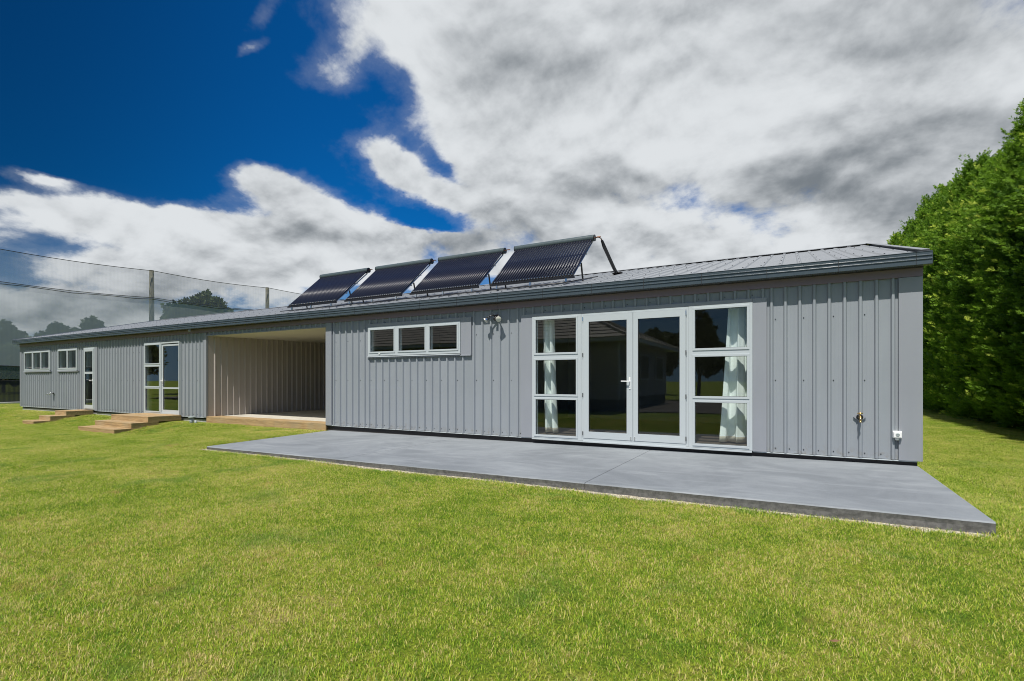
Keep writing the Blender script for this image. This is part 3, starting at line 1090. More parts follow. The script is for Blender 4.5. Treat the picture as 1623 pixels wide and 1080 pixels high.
def collector(x0, width, label, link=True):
    root = empty('solar_collector', (x0, 9.2, 2.03))
    tag(root, label, 'solar collector', 'evacuated tube collectors in a row on the roof')
    n = 30
    pitch = width / n
    for i in range(n):
        x = pitch * (i + 0.5)
        t_ = put('tube', tube_me, root, (x, 0, 0.035))
        put('tube_cap', cap_me, t_)
        put('clip', clip_me, t_)
    top = Vector((0, T_DY, T_DZ + 0.035))
    m_ = MB()
    m_.tube([(-0.02, top.y, top.z), (0.02, top.y, top.z), (width - 0.02, top.y, top.z), (width + 0.02, top.y, top.z)], [0.068, 0.072, 0.072, 0.068], 20)
    mo = smooth_auto(m_.build('manifold', M_MANI, root))
    m_ = MB()
    for xq in (-0.03, width + 0.022):
        m_.tube([(xq - 0.004, top.y, top.z), (xq + 0.012, top.y, top.z)], 0.070, 20)
    m_.box(0.01, width - 0.01, top.y - 0.10, top.y - 0.02, top.z - 0.085, top.z - 0.055, 0.004)
    m_.build('end_cap', M_BLACK, mo)
    # base rail, side rails, cross rails, legs and feet down to the roof
    MB().box(-0.02, width + 0.02, -0.05, 0.0, -0.035, 0.005, 0.003).build('base_rail', M_BLACK, root)
    for xq in (0.03, width - 0.03):
        MB().tube([(xq, -0.02, -0.02), (xq, T_DY, T_DZ - 0.05)], 0.016, 6).build('side_rail', M_FRAME, root)
        pq = tdir * tl * 0.42
        MB().tube([(xq, pq.y, pq.z - 0.05), (xq, pq.y + 0.10, roof_z(9.3 + pq.y) - 2.03 + 0.02)], 0.018, 6).build('leg', M_BLACK, root)
    for f_ in (0.3, 0.62):
        p_ = tdir * tl * f_
        MB().box(0.0, width, p_.y + 0.01, p_.y + 0.04, p_.z - 0.03, p_.z - 0.005).build('cross_rail', M_FRAME, root)
    for xq in (0.15, width * 0.5, width - 0.15):
        z0 = roof_z(9.17) - 2.03
        MB().box(xq - 0.02, xq + 0.02, -0.10, 0.03, z0 + 0.028, z0 + 0.045, 0.002).box(xq - 0.018, xq + 0.018, -0.045, -0.015, z0 + 0.045, -0.03).build('foot', M_CHROME, root)
    if link:
        MB().tube([(width + 0.03, top.y, top.z), (width + 0.06, top.y, top.z + 0.005), (width + 0.09, top.y, top.z + 0.015), (width + 0.16, top.y, top.z + 0.010)], 0.011, 8).build('copper_link', M_COPPER, root)
    return root


collector(-12.125, 1.84, 'evacuated tube solar collector farthest left on the roof, touching the netting wire')
collector(-9.93, 1.84, 'evacuated tube solar collector second from the left, above the open carport')
collector(-7.79, 1.86, 'evacuated tube solar collector second from the right, above the three light window')
collector(-5.60, 1.88, 'evacuated tube solar collector nearest the insulated pipe, right end of the row')

pipe = MB()
pipe.tube([(-3.68, 10.31, 3.05), (-3.62, 10.33, 3.06), (-3.585, 10.40, 3.05), (-3.58, 10.50, 2.99)], 0.012, 8)
insul = MB()
pth = [(-3.58, 10.46, 3.01), (-3.585, 10.60, 2.93), (-3.60, 11.35, 2.60), (-3.60, 11.50, 2.54), (-3.59, 11.62, 2.515)]
insul.tube(pth, [0.028, 0.040, 0.040, 0.040, 0.036], 10)
ip = empty('insulated_pipe', (-3.6, 11.6, 2.5))
tag(ip, 'black insulated pipe running from the last solar collector down to the roof', 'pipe')
for m_, nm, mt in ((pipe, 'copper_pipe', M_COPPER), (insul, 'insulation_sleeve', M_BLACK)):
    o = m_.build(nm, mt, ip, True)
    o.location = (3.6, -11.6, -2.5)
fl = MB()
fl.box(-3.70, -3.48, 11.53, 11.75, roof_z(11.6) + 0.03, roof_z(11.6) + 0.05, 0.004)
o = fl.build('pipe_flashing', M_SEAL, ip)
o.location = (3.6, -11.6, -2.5)

# copper return pipe clipped along the roof below the collectors
rp = MB()
rp.tube([(-12.2, 8.98, roof_z(8.98) + 0.055), (-9.0, 8.985, roof_z(8.98) + 0.056), (-6.0, 8.98, roof_z(8.98) + 0.055), (-3.9, 8.98, roof_z(8.98) + 0.055), (-3.72, 9.1, roof_z(9.1) + 0.06), (-3.62, 10.3, roof_z(10.3) + 0.06)], 0.011, 8)
tag(rp.build('return_pipe', M_BLACK, smooth=True), 'thin metal pipe lying along the roof in front of the solar collectors', 'pipe')

# ================================================================ floodlight over the wall
fx, fy, fz = -4.965, 8.40, 1.215
flood = empty('floodlight', (fx, fy, fz))
tag(flood, 'black twin spotlight with sensor on the wall under the gutter', 'floodlight')
MB().tube([(0, -0.028, 0.0), (0, -0.075, 0.0)], 0.045, 16).build('base', M_BLACK, flood, True)
m_ = MB()
m_.tube([(0, -0.06, 0.0), (-0.04, -0.10, 0.035), (-0.10, -0.135, 0.02), (-0.145, -0.16, -0.025)], [0.016, 0.016, 0.014, 0.014], 8)
m_.tube([(0, -0.06, 0.0), (0.04, -0.10, 0.035), (0.085, -0.125, 0.02), (0.11, -0.14, -0.01)], [0.016, 0.016, 0.014, 0.014], 8)
m_.build('arm', M_BLACK, flood, True)
m_ = MB()
m_.tube([(0, -0.07, -0.0), (0, -0.10, -0.02)], 0.025, 12)
m_.tube([(0, -0.09, -0.028), (0, -0.125, -0.05)], 0.032, 14)
so_ = m_.build('sensor', M_BLACK, flood, True)
for sgn, aim in ((-1, Vector((-0.55, -0.55, -0.62))), (1, Vector((0.35, -0.80, -0.48)))):
    a = aim.normalized()
    c0 = Vector((-0.135 if sgn < 0 else 0.11, -0.155, -0.035))
    m_ = MB()
    m_.tube([c0 - a * 0.045, c0 - a * 0.03, c0 + a * 0.01, c0 + a * 0.055, c0 + a * 0.062], [0.020, 0.028, 0.034, 0.060, 0.060], 20)
    h_ = smooth_auto(m_.build('lamp_head', M_BLACK if sgn > 0 else M_CHROME, flood), 50)
    m_ = MB()
    m_.tube([c0 + a * 0.0625, c0 + a * 0.070], [0.056, 0.050], 20)
    m_.build('lens', mat('lens', (0.62, 0.62, 0.55), 0.25), h_, True)

# ================================================================ tap and socket on the right, fittings on the left
tap = empty('garden_tap', (0.815, 8.372, -0.505))
tag(tap, 'brass garden tap on a black diamond plate low on the wall', 'tap')
m_ = MB()
for s_, y_ in ((0.070, -0.003),):
    m_.poly([(-s_, y_, 0), (0, y_, -s_), (s_, y_, 0), (0, y_, s_)])
    m_.poly([(-s_, 0.028, 0), (0, 0.028, s_), (s_, 0.028, 0), (0, 0.028, -s_)])
    pts = [(-s_, 0), (0, -s_), (s_, 0), (0, s_)]
    for i in range(4):
        a, b_ = pts[i], pts[(i + 1) % 4]
        m_.poly([(a[0], 0.028, a[1]), (b_[0], 0.028, b_[1]), (b_[0], y_, b_[1]), (a[0], y_, a[1])])
m_.build('back_plate', M_TRIM, tap)
m_ = MB()
m_.tube([(0, -0.001, 0), (0, -0.012, 0)], 0.040, 16)
m_.build('rosette', M_BLACK, tap, True)
m_ = MB()
m_.tube([(0, -0.01, 0), (0, -0.035, 0), (0, -0.040, 0), (0, -0.085, 0)], [0.012, 0.012, 0.018, 0.018], 12)
m_.tube([(0, -0.075, 0), (0, -0.095, -0.008), (0, -0.105, -0.03), (0, -0.105, -0.055)], [0.014, 0.014, 0.012, 0.012], 12)
m_.tube([(0, -0.105, -0.050), (0, -0.105, -0.066)], 0.016, 12)
m_.tube([(0, -0.055, 0.01), (0, -0.055, 0.05)], [0.012, 0.009], 10)
m_.build('spout', M_BRASS, tap, True)
m_ = MB()
m_.tube([(-0.032, -0.055, 0.052), (0, -0.055, 0.056), (0.032, -0.055, 0.052)], [0.008, 0.010, 0.008], 8)
m_.tube([(0, -0.087, 0.053), (0, -0.023, 0.053)], 0.007, 8)
m_.build('handle', M_BRASS, tap, True)

sk = empty('outdoor_socket', (1.225, 8.40, -0.72))
tag(sk, 'small white weatherproof socket box low on the wall near the right corner', 'socket')
MB().box(-0.050, 0.050, -0.075, 0.0, -0.050, 0.046, 0.012).build('box', M_WHITE, sk)
MB().box(-0.044, 0.044, -0.098, -0.074, -0.040, 0.040, 0.010).build('lid', M_WHITE, sk)
m_ = MB()
m_.tube([(0, -0.098, -0.004), (0, -0.102, -0.004)], [0.024, 0.020], 16)
m_.box(-0.014, 0.014, -0.104, -0.100, 0.008, 0.011)
m_.build('lid_boss', M_PVC, sk)
m_ = MB()
m_.tube([(0, -0.045, -0.048), (0, -0.045, -0.078)], [0.026, 0.018], 12)
m_.build('cable_gland', M_WHITE, sk, True)

for dx, dz, lb in ((-24.90, -0.50, 'small chrome pipe stub on the far wall beneath the window, left of the far tap'), (-24.66, -0.50, 'small dark tap on the far wall below the two light window')):
    st = empty('wall_tap', (dx, 8.372, dz))
    tag(st, lb, 'tap', 'fittings on the far end of the wall')
    MB().tube([(0, 0, 0), (0, -0.012, 0)], 0.035, 12).build('rosette', M_BLACK if dx > -24.8 else M_CHROME, st, True)
    MB().tube([(0, -0.01, 0), (0, -0.09, 0), (0, -0.11, -0.02), (0, -0.11, -0.06)], 0.014, 10).build('spout', M_CHROME, st, True)

gt = empty('gully_pipe', (-14.93, 8.14, -1.22))
tag(gt, 'grey plastic drain pipe with a wide cap standing in the grass beside the carport', 'drain pipe')
m_ = MB()
m_.tube([(0, 0, -0.05), (0, 0, 0.155)], 0.052, 16)
m_.build('pipe', M_PVC, gt, True)
m_ = MB()
m_.tube([(0, 0, 0.150), (0, 0, 0.155), (0, 0, 0.185), (0, 0, 0.192)], [0.060, 0.088, 0.088, 0.075], 20)
smooth_auto(m_.build('cap', M_PVC, gt))
m_ = MB()
m_.tube([(0.115, 0.05, -0.05), (0.115, 0.05, 0.08)], 0.035, 12)
m_.build('branch_pipe', M_PVC, gt, True)

# ================================================================ timber steps
def steps(x0, x1, tops, label):
    root = empty('timber_steps', ((x0 + x1) / 2, tops[0][0], -1.45))
    tag(root, label, 'steps', 'timber steps up to the doors')
    off = (-(x0 + x1) / 2, -tops[0][0], 1.45)
    for k, (yf, yb, zt) in enumerate(tops):
        a, b_ = x0 + rng.uniform(-0.015, 0.015), x1 + rng.uniform(-0.006, 0.006)
        # frame: front riser and two side boards, then treads across
        fr_ = MB()
        fr_.box(a, b_, yf, yf + 0.045, zt - 0.150, zt - 0.030, 0.003)
        fr_.box(a, a + 0.045, yf + 0.046, yb, zt - 0.150, zt - 0.030, 0.003)
        fr_.box(b_ - 0.045, b_, yf + 0.046, yb, zt - 0.150, zt - 0.030, 0.003)
        f_ = fr_.build('step_frame', M_TIMBER, root)
        f_.location = off
        y = yf - 0.004
        w_ = 0.142
        while y < yb - 0.03:
            e = min(y + w_, yb)
            t_ = MB().box(a - 0.003, b_ + 0.003, y, e - 0.005, zt - 0.029, zt + rng.uniform(-0.002, 0.002), 0.003).build('tread_board', M_TIMBER, f_)
            y = e
    return root


steps(-17.98, -15.87, [(6.66, 7.35, -1.325), (7.06, 7.75, -1.183), (7.47, 8.36, -1.033)], 'timber steps below the glazed sliding door beside the carport')
steps(-22.27, -21.40, [(6.76, 7.45, -1.330), (7.18, 7.85, -1.188), (7.60, 8.36, -1.045)], 'narrow timber steps below the far back door')

# ================================================================ curtains
def curtain_mat():
    m = mat('curtain_cloth', (0.85, 0.88, 0.86), 0.9)
    q, b = nodes(m)
    uvw = q.n('ShaderNodeTexCoord').outputs['Object']
    X_, Y_, Z_ = q.sep(uvw)
    s = q.m('SINE', q.m('MULTIPLY_ADD', X_, 16.0, q.m('MULTIPLY', q.noise(uvw, 2.0, 1, 0.4), 1.4)))
    zz_ = q.m('MULTIPLY_ADD', s, 0.11, Z_)
    fr_ = q.m('FRACT', q.m('MULTIPLY', q.m('ADD', zz_, 3.23), 1.35))
    band = q.m('MULTIPLY', q.ss(fr_, 0.40, 0.41), q.ss(fr_, 0.58, 0.59, 1, 0))
    thin = q.m('MULTIPLY', q.ss(fr_, 0.66, 0.667), q.ss(fr_, 0.685, 0.692, 1, 0))
    c = (0.86, 0.90, 0.88)
    hem = q.ss(Z_, 0.085, 0.09, 1, 0)
    c = q.mix(hem, c, (0.66, 0.60, 0.47))
    q.t.links.new(c, b.inputs['Base Color'])
    return m


M_CURT = curtain_mat()


def curtain(x0t, x1t, x0b, x1b, label, seed):
    root = empty('curtain', ((x0b + x1b) / 2, 8.62, -0.97))
    tag(root, label, 'curtain', 'curtains inside the garden room')
    m_ = MB()
    nu, nv = 60, 26
    r_ = random.Random(seed)
    ph = [r_.uniform(0, 6.28) for _ in range(4)]
    for j in range(nv + 1):
        t = j / nv
        z = 2.26 * t
        a = x0b + (x0t - x0b) * t ** 0.8
        b_ = x1b + (x1t - x1b) * t ** 0.8
        for i in range(nu + 1):
            s = i / nu
            amp = 0.030 + 0.016 * (1 - t)
            d = 1.3 * amp * math.sin(s * 6.28 * 1.9 + ph[0] + 0.7 * t) + 0.008 * math.sin(s * 6.28 * 5.3 + ph[1] + 2 * t)
            x = a + (b_ - a) * s + 0.012 * math.sin(s * 20 + ph[2] + t * 2)
            m_.v.append((x - (x0b + x1b) / 2, d, z))
    for j in range(nv):
        for i in range(nu):
            a = j * (nu + 1) + i
            m_.f.append((a, a + 1, a + nu + 2, a + nu + 1))
    o = m_.build('cloth', M_CURT, root, True)
    sm = o.modifiers.new('thickness', 'SOLIDIFY')
    sm.thickness = 0.002
    return root


curtain(-4.11, -3.89, -4.10, -3.80, 'white curtain with a beige hem behind the sidelight left of the french doors', 3)
curtain(-0.87, -0.56, -1.00, -0.56, 'white curtain with a beige hem behind the sidelight right of the french doors', 5)

# ================================================================ foliage
def leaf_mat(name, dark, light, tip, transl=0.35, spread=0.5):
    m = mat(name, dark, 0.6)
    q, b = nodes(m)
    at = q.n('ShaderNodeAttribute')
    at.attribute_name = 'tone'
    fac = at.outputs['Fac']
    rnd = q.n('ShaderNodeObjectInfo').outputs['Random']
    n_ = q.noise(worldpos(q), spread, 3, 0.6)
    f = q.m('ADD', q.m('MULTIPLY', fac, 0.7), q.m('ADD', q.m('MULTIPLY', q.m('SUBTRACT', n_, 0.5), 0.9), q.m('MULTIPLY_ADD', rnd, 0.12, 0.1)))
    cr = q.n('ShaderNodeValToRGB')
    q.put(cr.inputs[0], f)
    e = cr.color_ramp.elements
    e[0].position, e[0].color = 0.1, (*dark, 1)
    e[1].position, e[1].color = 1.0, (*tip, 1)
    mid = e.new(0.6)
    mid.color = (*light, 1)
    q.t.links.new(cr.outputs[0], b.inputs['Base Color'])
    b.inputs['Specular IOR Level'].default_value = 0.25
    tr = q.n('ShaderNodeBsdfTranslucent')
    q.t.links.new(cr.outputs[0], tr.inputs[0])
    mx = q.n('ShaderNodeMixShader')
    mx.inputs[0].default_value = transl
    q.t.links.new(b.outputs[0], mx.inputs[1])
    q.t.links.new(tr.outputs[0], mx.inputs[2])
    o = m.node_tree.nodes['Material Output']
    q.t.links.new(mx.outputs[0], o.inputs[0])
    return m


def bark_mat(name, base):
    m = mat(name, base, 0.9)
    q, b = nodes(m)
    n_ = q.noise(scaled(q, worldpos(q), (8, 8, 1.5)), 2.0, 5, 0.7)
    q.t.links.new(q.mix(q.ss(n_, 0.3, 0.7), tuple(c * 0.6 for c in base), tuple(c * 1.3 for c in base)), b.inputs['Base Color'])
    bump(q, b, n_, 0.8, 0.02)
    return m


M_BARK = bark_mat('bark', (0.13, 0.095, 0.07))
M_POST = bark_mat('weathered_post', (0.13, 0.125, 0.09))


def tri_mesh(name, tris, tone, m):
    """tris (n,3,3) float array, tone (n,) per triangle"""
    n = len(tris)
    me = bpy.data.meshes.new(name)
    me.vertices.add(n * 3)
    me.vertices.foreach_set('co', tris.reshape(-1).astype(np.float32))
    me.loops.add(n * 3)
    me.loops.foreach_set('vertex_index', np.arange(n * 3, dtype=np.int32))
    me.polygons.add(n)
    me.polygons.foreach_set('loop_start', np.arange(0, n * 3, 3, dtype=np.int32))
    me.update(calc_edges=True)
    at = me.attributes.new('tone', 'FLOAT', 'POINT')
    at.data.foreach_set('value', np.repeat(tone, 3).astype(np.float32))
    me.materials.append(m)
    return me


def unit(v):
    return v / np.maximum(np.linalg.norm(v, axis=-1, keepdims=True), 1e-9)


def sprays(P, A, S, L, W, fans, rs_):
    """flat feathery sprays: at P along A, in plane A x S"""
    tris = []
    for k, (off, ang, ln) in enumerate(fans):
        c, s = math.cos(ang), math.sin(ang)
        d = A * c + S * s
        pr_ = -A * s + S * c
        base = P + A * (L * off)[:, None]
        tip = base + d * (L * ln)[:, None]
        w = (W * 0.5)[:, None]
        m1 = base + d * (L * ln * 0.45)[:, None]
        tris.append(np.stack([base, m1 + pr_ * w, tip], 1))
        tris.append(np.stack([base, tip, m1 - pr_ * w], 1))
    return np.concatenate(tris, 0), len(tris)


FAN_C = [(0.0, 0.0, 1.0), (0.08, 0.75, 0.50), (0.08, -0.75, 0.50), (0.30, 0.65, 0.45), (0.30, -0.65, 0.45), (0.52, 0.55, 0.34), (0.52, -0.55, 0.34)]


FAN_P = [(0.0, 0.0, 1.0), (0.10, 0.70, 0.50), (0.10, -0.70, 0.50), (0.38, 0.60, 0.40), (0.38, -0.60, 0.40)]


def conifer_mesh(seed, H, RX, RY, n, per):
    """n upright feathery plumes over the column, each of `per` flat sprays, plus a thin inner layer"""
    rs_ = np.random.default_rng(seed)
    ph = rs_.random(12) * 6.28

    def surf(h, th):
        t = h / H
        pf = np.where(t < 0.66, 0.92 + 0.08 * np.sin(t * 5), np.maximum(0.0, 1.0 - ((t - 0.66) / 0.345)) ** 0.85)
        pf = np.where(t < 0.05, 0.62 + t * 6, pf)
        return pf * (1 + 0.10 * np.sin(3 * th + ph[0] + h * 1.1) * np.sin(h * 1.7 + ph[1]) + 0.08 * np.sin(5 * th + ph[2] - h * 2.3))
    h = H * (0.01 + 0.97 * rs_.random(n) ** 0.95)
    th = rs_.random(n) * 2 * np.pi
    r = surf(h, th) * (0.62 + 0.30 * rs_.random(n))
    N = np.stack([np.cos(th), np.sin(th), np.zeros(n)], 1)
    B = np.stack([r * RX * np.cos(th), r * RY * np.sin(th), h], 1)
    up = (0.55 + 0.9 * rs_.random(n) + 1.0 * (h / H > 0.8))[:, None]
    ax = unit(N * (0.55 + 0.5 * rs_.random((n, 1))) + np.array([0, 0, 1.0]) * up + rs_.normal(0, 0.22, (n, 3)))
    ln_ = (0.34 + 0.42 * rs_.random(n) ** 1.5) * np.where(rs_.random(n) < 0.08, 1.45, 1.0)
    young_sunlit = 0.10 + 0.30 * rs_.random(n) + 0.45 * (rs_.random(n) < 0.12)
    s1 = unit(np.cross(ax, rs_.normal(0, 1, (n, 3))))
    s2 = np.cross(ax, s1)
    i = np.repeat(np.arange(n), per)
    u = np.tile((np.arange(per) + 0.5) / per, n) + rs_.normal(0, 0.02, n * per)
    m = n * per
    a_ = rs_.random(m) * 6.28
    side = s1[i] * np.cos(a_)[:, None] + s2[i] * np.sin(a_)[:, None]
    droop = np.array([0, 0, -0.10]) * (u ** 2)[:, None]
    P = B[i] + ax[i] * (ln_[i] * u)[:, None] + droop + side * (0.015 + 0.03 * (1 - u))[:, None]
    A = unit(ax[i] * (0.75 + 0.5 * u)[:, None] + side * (1.0 - 0.55 * u)[:, None] + rs_.normal(0, 0.15, (m, 3)))
    S = unit(np.cross(A, side + rs_.normal(0, 0.5, (m, 3))))
    L = (0.115 + 0.10 * rs_.random(m)) * (1.15 - 0.5 * u)
    tris, k = sprays(P, A, S, L, L * 0.15, FAN_P, rs_)
    tone = np.clip(young_sunlit[i] * (0.45 + 0.9 * u) + 0.18 * rs_.random(m), 0, 1.1)  # lighter towards plume tips: young growth, plus sunlight put into the colour
    out_ = [tris]
    tn = [np.tile(tone, k)]
    q_ = n * 4
    h = H * 0.93 * rs_.random(q_)
    th = rs_.random(q_) * 6.28
    r = surf(h, th) * (0.35 + 0.4 * rs_.random(q_))
    P = np.stack([r * RX * np.cos(th), r * RY * np.sin(th), h], 1)
    A = unit(rs_.normal(0, 1, (q_, 3)) + np.array([0, 0, 0.5]))
    S = unit(np.cross(A, rs_.normal(0, 1, (q_, 3))))
    L = 0.22 + 0.12 * rs_.random(q_)
    t2, k2 = sprays(P, A, S, L, L * 0.45, FAN_P[:3], rs_)
    out_.append(t2)
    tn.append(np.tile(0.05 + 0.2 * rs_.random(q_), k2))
    return np.concatenate(out_, 0), np.concatenate(tn, 0)


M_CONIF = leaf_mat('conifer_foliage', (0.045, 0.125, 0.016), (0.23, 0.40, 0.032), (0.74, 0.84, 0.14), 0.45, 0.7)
HED = []
for k in range(3):
    tr_, tn_ = conifer_mesh(20 + k, 9.6, 1.10, 0.98, 1150, 24)
    HED.append(tri_mesh('foliage', tr_, tn_, M_CONIF))
trunks = []
for k in range(2):
    r_ = random.Random(k)
    m_ = MB()
    m_.tube([(0, 0, -0.1), (0.02, 0, 1.0), (0.03 * k, 0.04, 4.0), (0, 0, 8.4)], [0.15, 0.12, 0.085, 0.02], 10)
    for i in range(46):
        z_ = 0.25 + 7.6 * i / 46
        a_ = r_.uniform(0, 6.28)
        l_ = 0.85 * (1 - z_ / 11)
        m_.tube([(0, 0, z_), (l_ * 0.5 * math.cos(a_), l_ * 0.5 * math.sin(a_), z_ + 0.08), (l_ * math.cos(a_), l_ * math.sin(a_), z_ + 0.35)], [0.03, 0.02, 0.007], 5, False)
    trunks.append(m_.mesh('trunk', M_BARK, True))
hy = 11.0
hedge = []
while hy < 45:
    hedge.append(hy)
    hy += 1.25
ORD = ['first', 'second', 'third', 'fourth', 'fifth', 'sixth', 'seventh', 'eighth', 'ninth', 'tenth', 'eleventh', 'twelfth', 'thirteenth', 'fourteenth',
       'fifteenth', 'sixteenth', 'seventeenth', 'eighteenth', 'nineteenth', 'twentieth', 'twenty-first', 'twenty-second', 'twenty-third', 'twenty-fourth', 'twenty-fifth', 'twenty-sixth', 'twenty-seventh', 'twenty-eighth', 'twenty-ninth']
rh = random.Random(11)
for i, hy in enumerate(hedge):
    hx = 5.45 + rh.uniform(-0.08, 0.08)
    t_ = empty('conifer', (hx, hy, -1.24), rh.uniform(0, 6.28))
    s_ = 0.76 + 0.19 * min(1, max(0, hy - 14) / 16) + rh.uniform(-0.035, 0.04)
    t_.scale = (1.0, 1.0, s_)
    tag(t_, 'tall green conifer in the hedge along the right side, %s from the near end' % ORD[i], 'conifer', 'conifers forming the tall hedge')
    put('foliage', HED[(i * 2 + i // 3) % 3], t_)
    put('trunk', trunks[i % 2], t_)


def crown_mesh(name, blobs_, n, size, seed, m):
    rs_ = np.random.default_rng(seed)
    vol = np.array([b_[3] * b_[4] for b_ in blobs_])
    idx = rs_.choice(len(blobs_), n, p=vol / vol.sum())
    B = np.array(blobs_)[idx]
    d = unit(rs_.normal(0, 1, (n, 3)))
    rr = (0.55 + 0.45 * rs_.random(n) ** 0.5)
    lump = 1 + 0.16 * np.sin(d[:, 0] * 6 + idx * 2.0) * np.sin(d[:, 1] * 6 + idx) + 0.12 * np.sin(d[:, 2] * 11 + idx * 3.1)
    P = B[:, :3] + d * (rr * lump)[:, None] * B[:, 3:6]
    A = unit(d + rs_.normal(0, 0.8, (n, 3)))
    S = unit(np.cross(A, rs_.normal(0, 1, (n, 3))))
    L = size * (0.6 + 0.8 * rs_.random(n))
    tris, k = sprays(P, A, S, L, L * 0.7, [(0, 0, 1.0), (0.2, 0.9, 0.7), (0.2, -0.9, 0.7)], rs_)
    tone = 0.15 + 0.6 * rs_.random(n)
    return tri_mesh(name, tris, np.tile(tone, k), m)


M_BROAD = leaf_mat('broadleaf_foliage', (0.030, 0.050, 0.016), (0.060, 0.088, 0.026), (0.115, 0.145, 0.045), 0.2, 0.12)


def broad_tree(label, x, y, h, w, seed, n=7000, size=0.34, group='trees behind the netting', flat=False, me=None, stem=0.25):
    root = empty('tree', (x, y, -1.25))
    tag(root, label, 'tree', group)
    r_ = random.Random(seed)
    if me is None:
        bl = []
        for k in range(11):
            a = r_.uniform(0, 6.28)
            q_ = r_.uniform(0.15, 0.62) * w / 2
            zc = h * (r_.uniform(0.42, 0.80) if not flat else r_.uniform(0.55, 0.82))
            s_ = w * r_.uniform(0.17, 0.27)
            bl.append((q_ * math.cos(a), q_ * math.sin(a), min(zc, h - s_ * 0.8), s_, s_, s_ * 0.85))
        bl.append((0, 0, h - w * 0.2, w * 0.2, w * 0.2, w * 0.2))
        me = crown_mesh('crown', bl, n, size, seed, M_BROAD)
    put('crown', me, root)
    m_ = MB()
    m_.tube([(0, 0, -0.2), (0.05, 0, h * stem), (0, 0.1, h * 0.55), (0, 0, h * 0.8)], [w * 0.035, w * 0.028, w * 0.018, w * 0.005], 10)
    for k in range(9):
        a = r_.uniform(0, 6.28)
        z_ = h * (stem + 0.04 * k)
        l_ = w * r_.uniform(0.22, 0.36)
        m_.tube([(0, 0, z_), (l_ * 0.5 * math.cos(a), l_ * 0.5 * math.sin(a), z_ + h * 0.10), (l_ * math.cos(a), l_ * math.sin(a), z_ + h * 0.24)], [w * 0.014, w * 0.009, w * 0.003], 6, False)
    m_.build('trunk', M_BARK, root, True)
    return me


# behind the windbreak, seen through it
broad_tree('round topped tree on the skyline between the two netting posts', -63.0, 36.0, 11.9, 8.0, 3, 9000, 0.42, flat=True)
broad_tree('lower tree just left of the round topped skyline tree', -66.4, 34.1, 10.0, 4.6, 4, 5000, 0.42, flat=True)
broad_tree('tree with a ragged top right of centre in the far tree row', -72.8, 28.3, 8.6, 4.6, 5, 6000)
broad_tree('tree with a pointed top in the middle of the far tree row', -76.4, 26.3, 8.0, 4.2, 6, 6000)
broad_tree('smaller tree in the far tree row above the house end', -80.0, 24.3, 6.6, 4.6, 7, 4000)
broad_tree('large tree at the left picture edge behind the netting', -68.3, 19.3, 6.9, 4.6, 8, 7000)
broad_tree('low bushy tree at the foot of the large left tree', -60.7, 16.8, 4.6, 5.0, 9, 5000, stem=0.1)
broad_tree('low spreading tree filling the gap behind the far house corner', -70.0, 22.5, 5.4, 6.0, 10, 5000, stem=0.1)

# ================================================================ tall windbreak of netting, posts and wires
def net_mat(name, dens, col_, lines):
    m = bpy.data.materials.new(name)
    m.use_nodes = True
    t = m.node_tree
    t.nodes.clear()
    q = G(t)
    tr = q.n('ShaderNodeBsdfTransparent')
    df = q.n('ShaderNodeBsdfDiffuse')
    df.inputs[0].default_value = (*col_, 1)
    X_, Y_, Z_ = q.sep(worldpos(q))
    v = q.m('SINE', q.m('MULTIPLY', Y_, 34.0))
    w_ = q.noise(q.xyz(0.0, q.m('MULTIPLY', Y_, 2.0), q.m('MULTIPLY', Z_, 0.25)), 1.0, 3, 0.6)
    f = q.m('ADD', dens, q.m('ADD', q.m('MULTIPLY', v, lines), q.m('MULTIPLY', q.m('SUBTRACT', w_, 0.5), 0.15)), clamp=True)
    mx = q.n('ShaderNodeMixShader')
    t.links.new(f, mx.inputs[0])
    t.links.new(tr.outputs[0], mx.inputs[1])
    t.links.new(df.outputs[0], mx.inputs[2])
    o = q.n('ShaderNodeOutputMaterial')
    t.links.new(mx.outputs[0], o.inputs[0])
    return m


M_NET1 = net_mat('net_upper', 0.28, (0.33, 0.37, 0.39), 0.012)
M_NET2 = net_mat('net_middle', 0.56, (0.40, 0.46, 0.48), 0.012)
M_NET3 = net_mat('net_lower', 0.60, (0.11, 0.15, 0.15), 0.03)
M_NET4 = net_mat('shade_cloth', 0.93, (0.030, 0.034, 0.040), 0.02)
wb = empty('windbreak_netting', (-35.5, 16.8, -1.22))
tag(wb, 'tall grey windbreak of see-through netting on wooden posts beyond the house end', 'windbreak')
line_x = lambda y: -36.2 + 0.14 * (y - 10.1)
woff = (35.5, -16.8, 1.22)
post_y = [2.2, 9.5 - 0.4, 16.8, 24.1, 31.4, 38.7, 46.0]


def wput(m_, name, mt, smooth=False):
    o = m_.build(name, mt, wb, smooth)
    o.location = woff
    return o


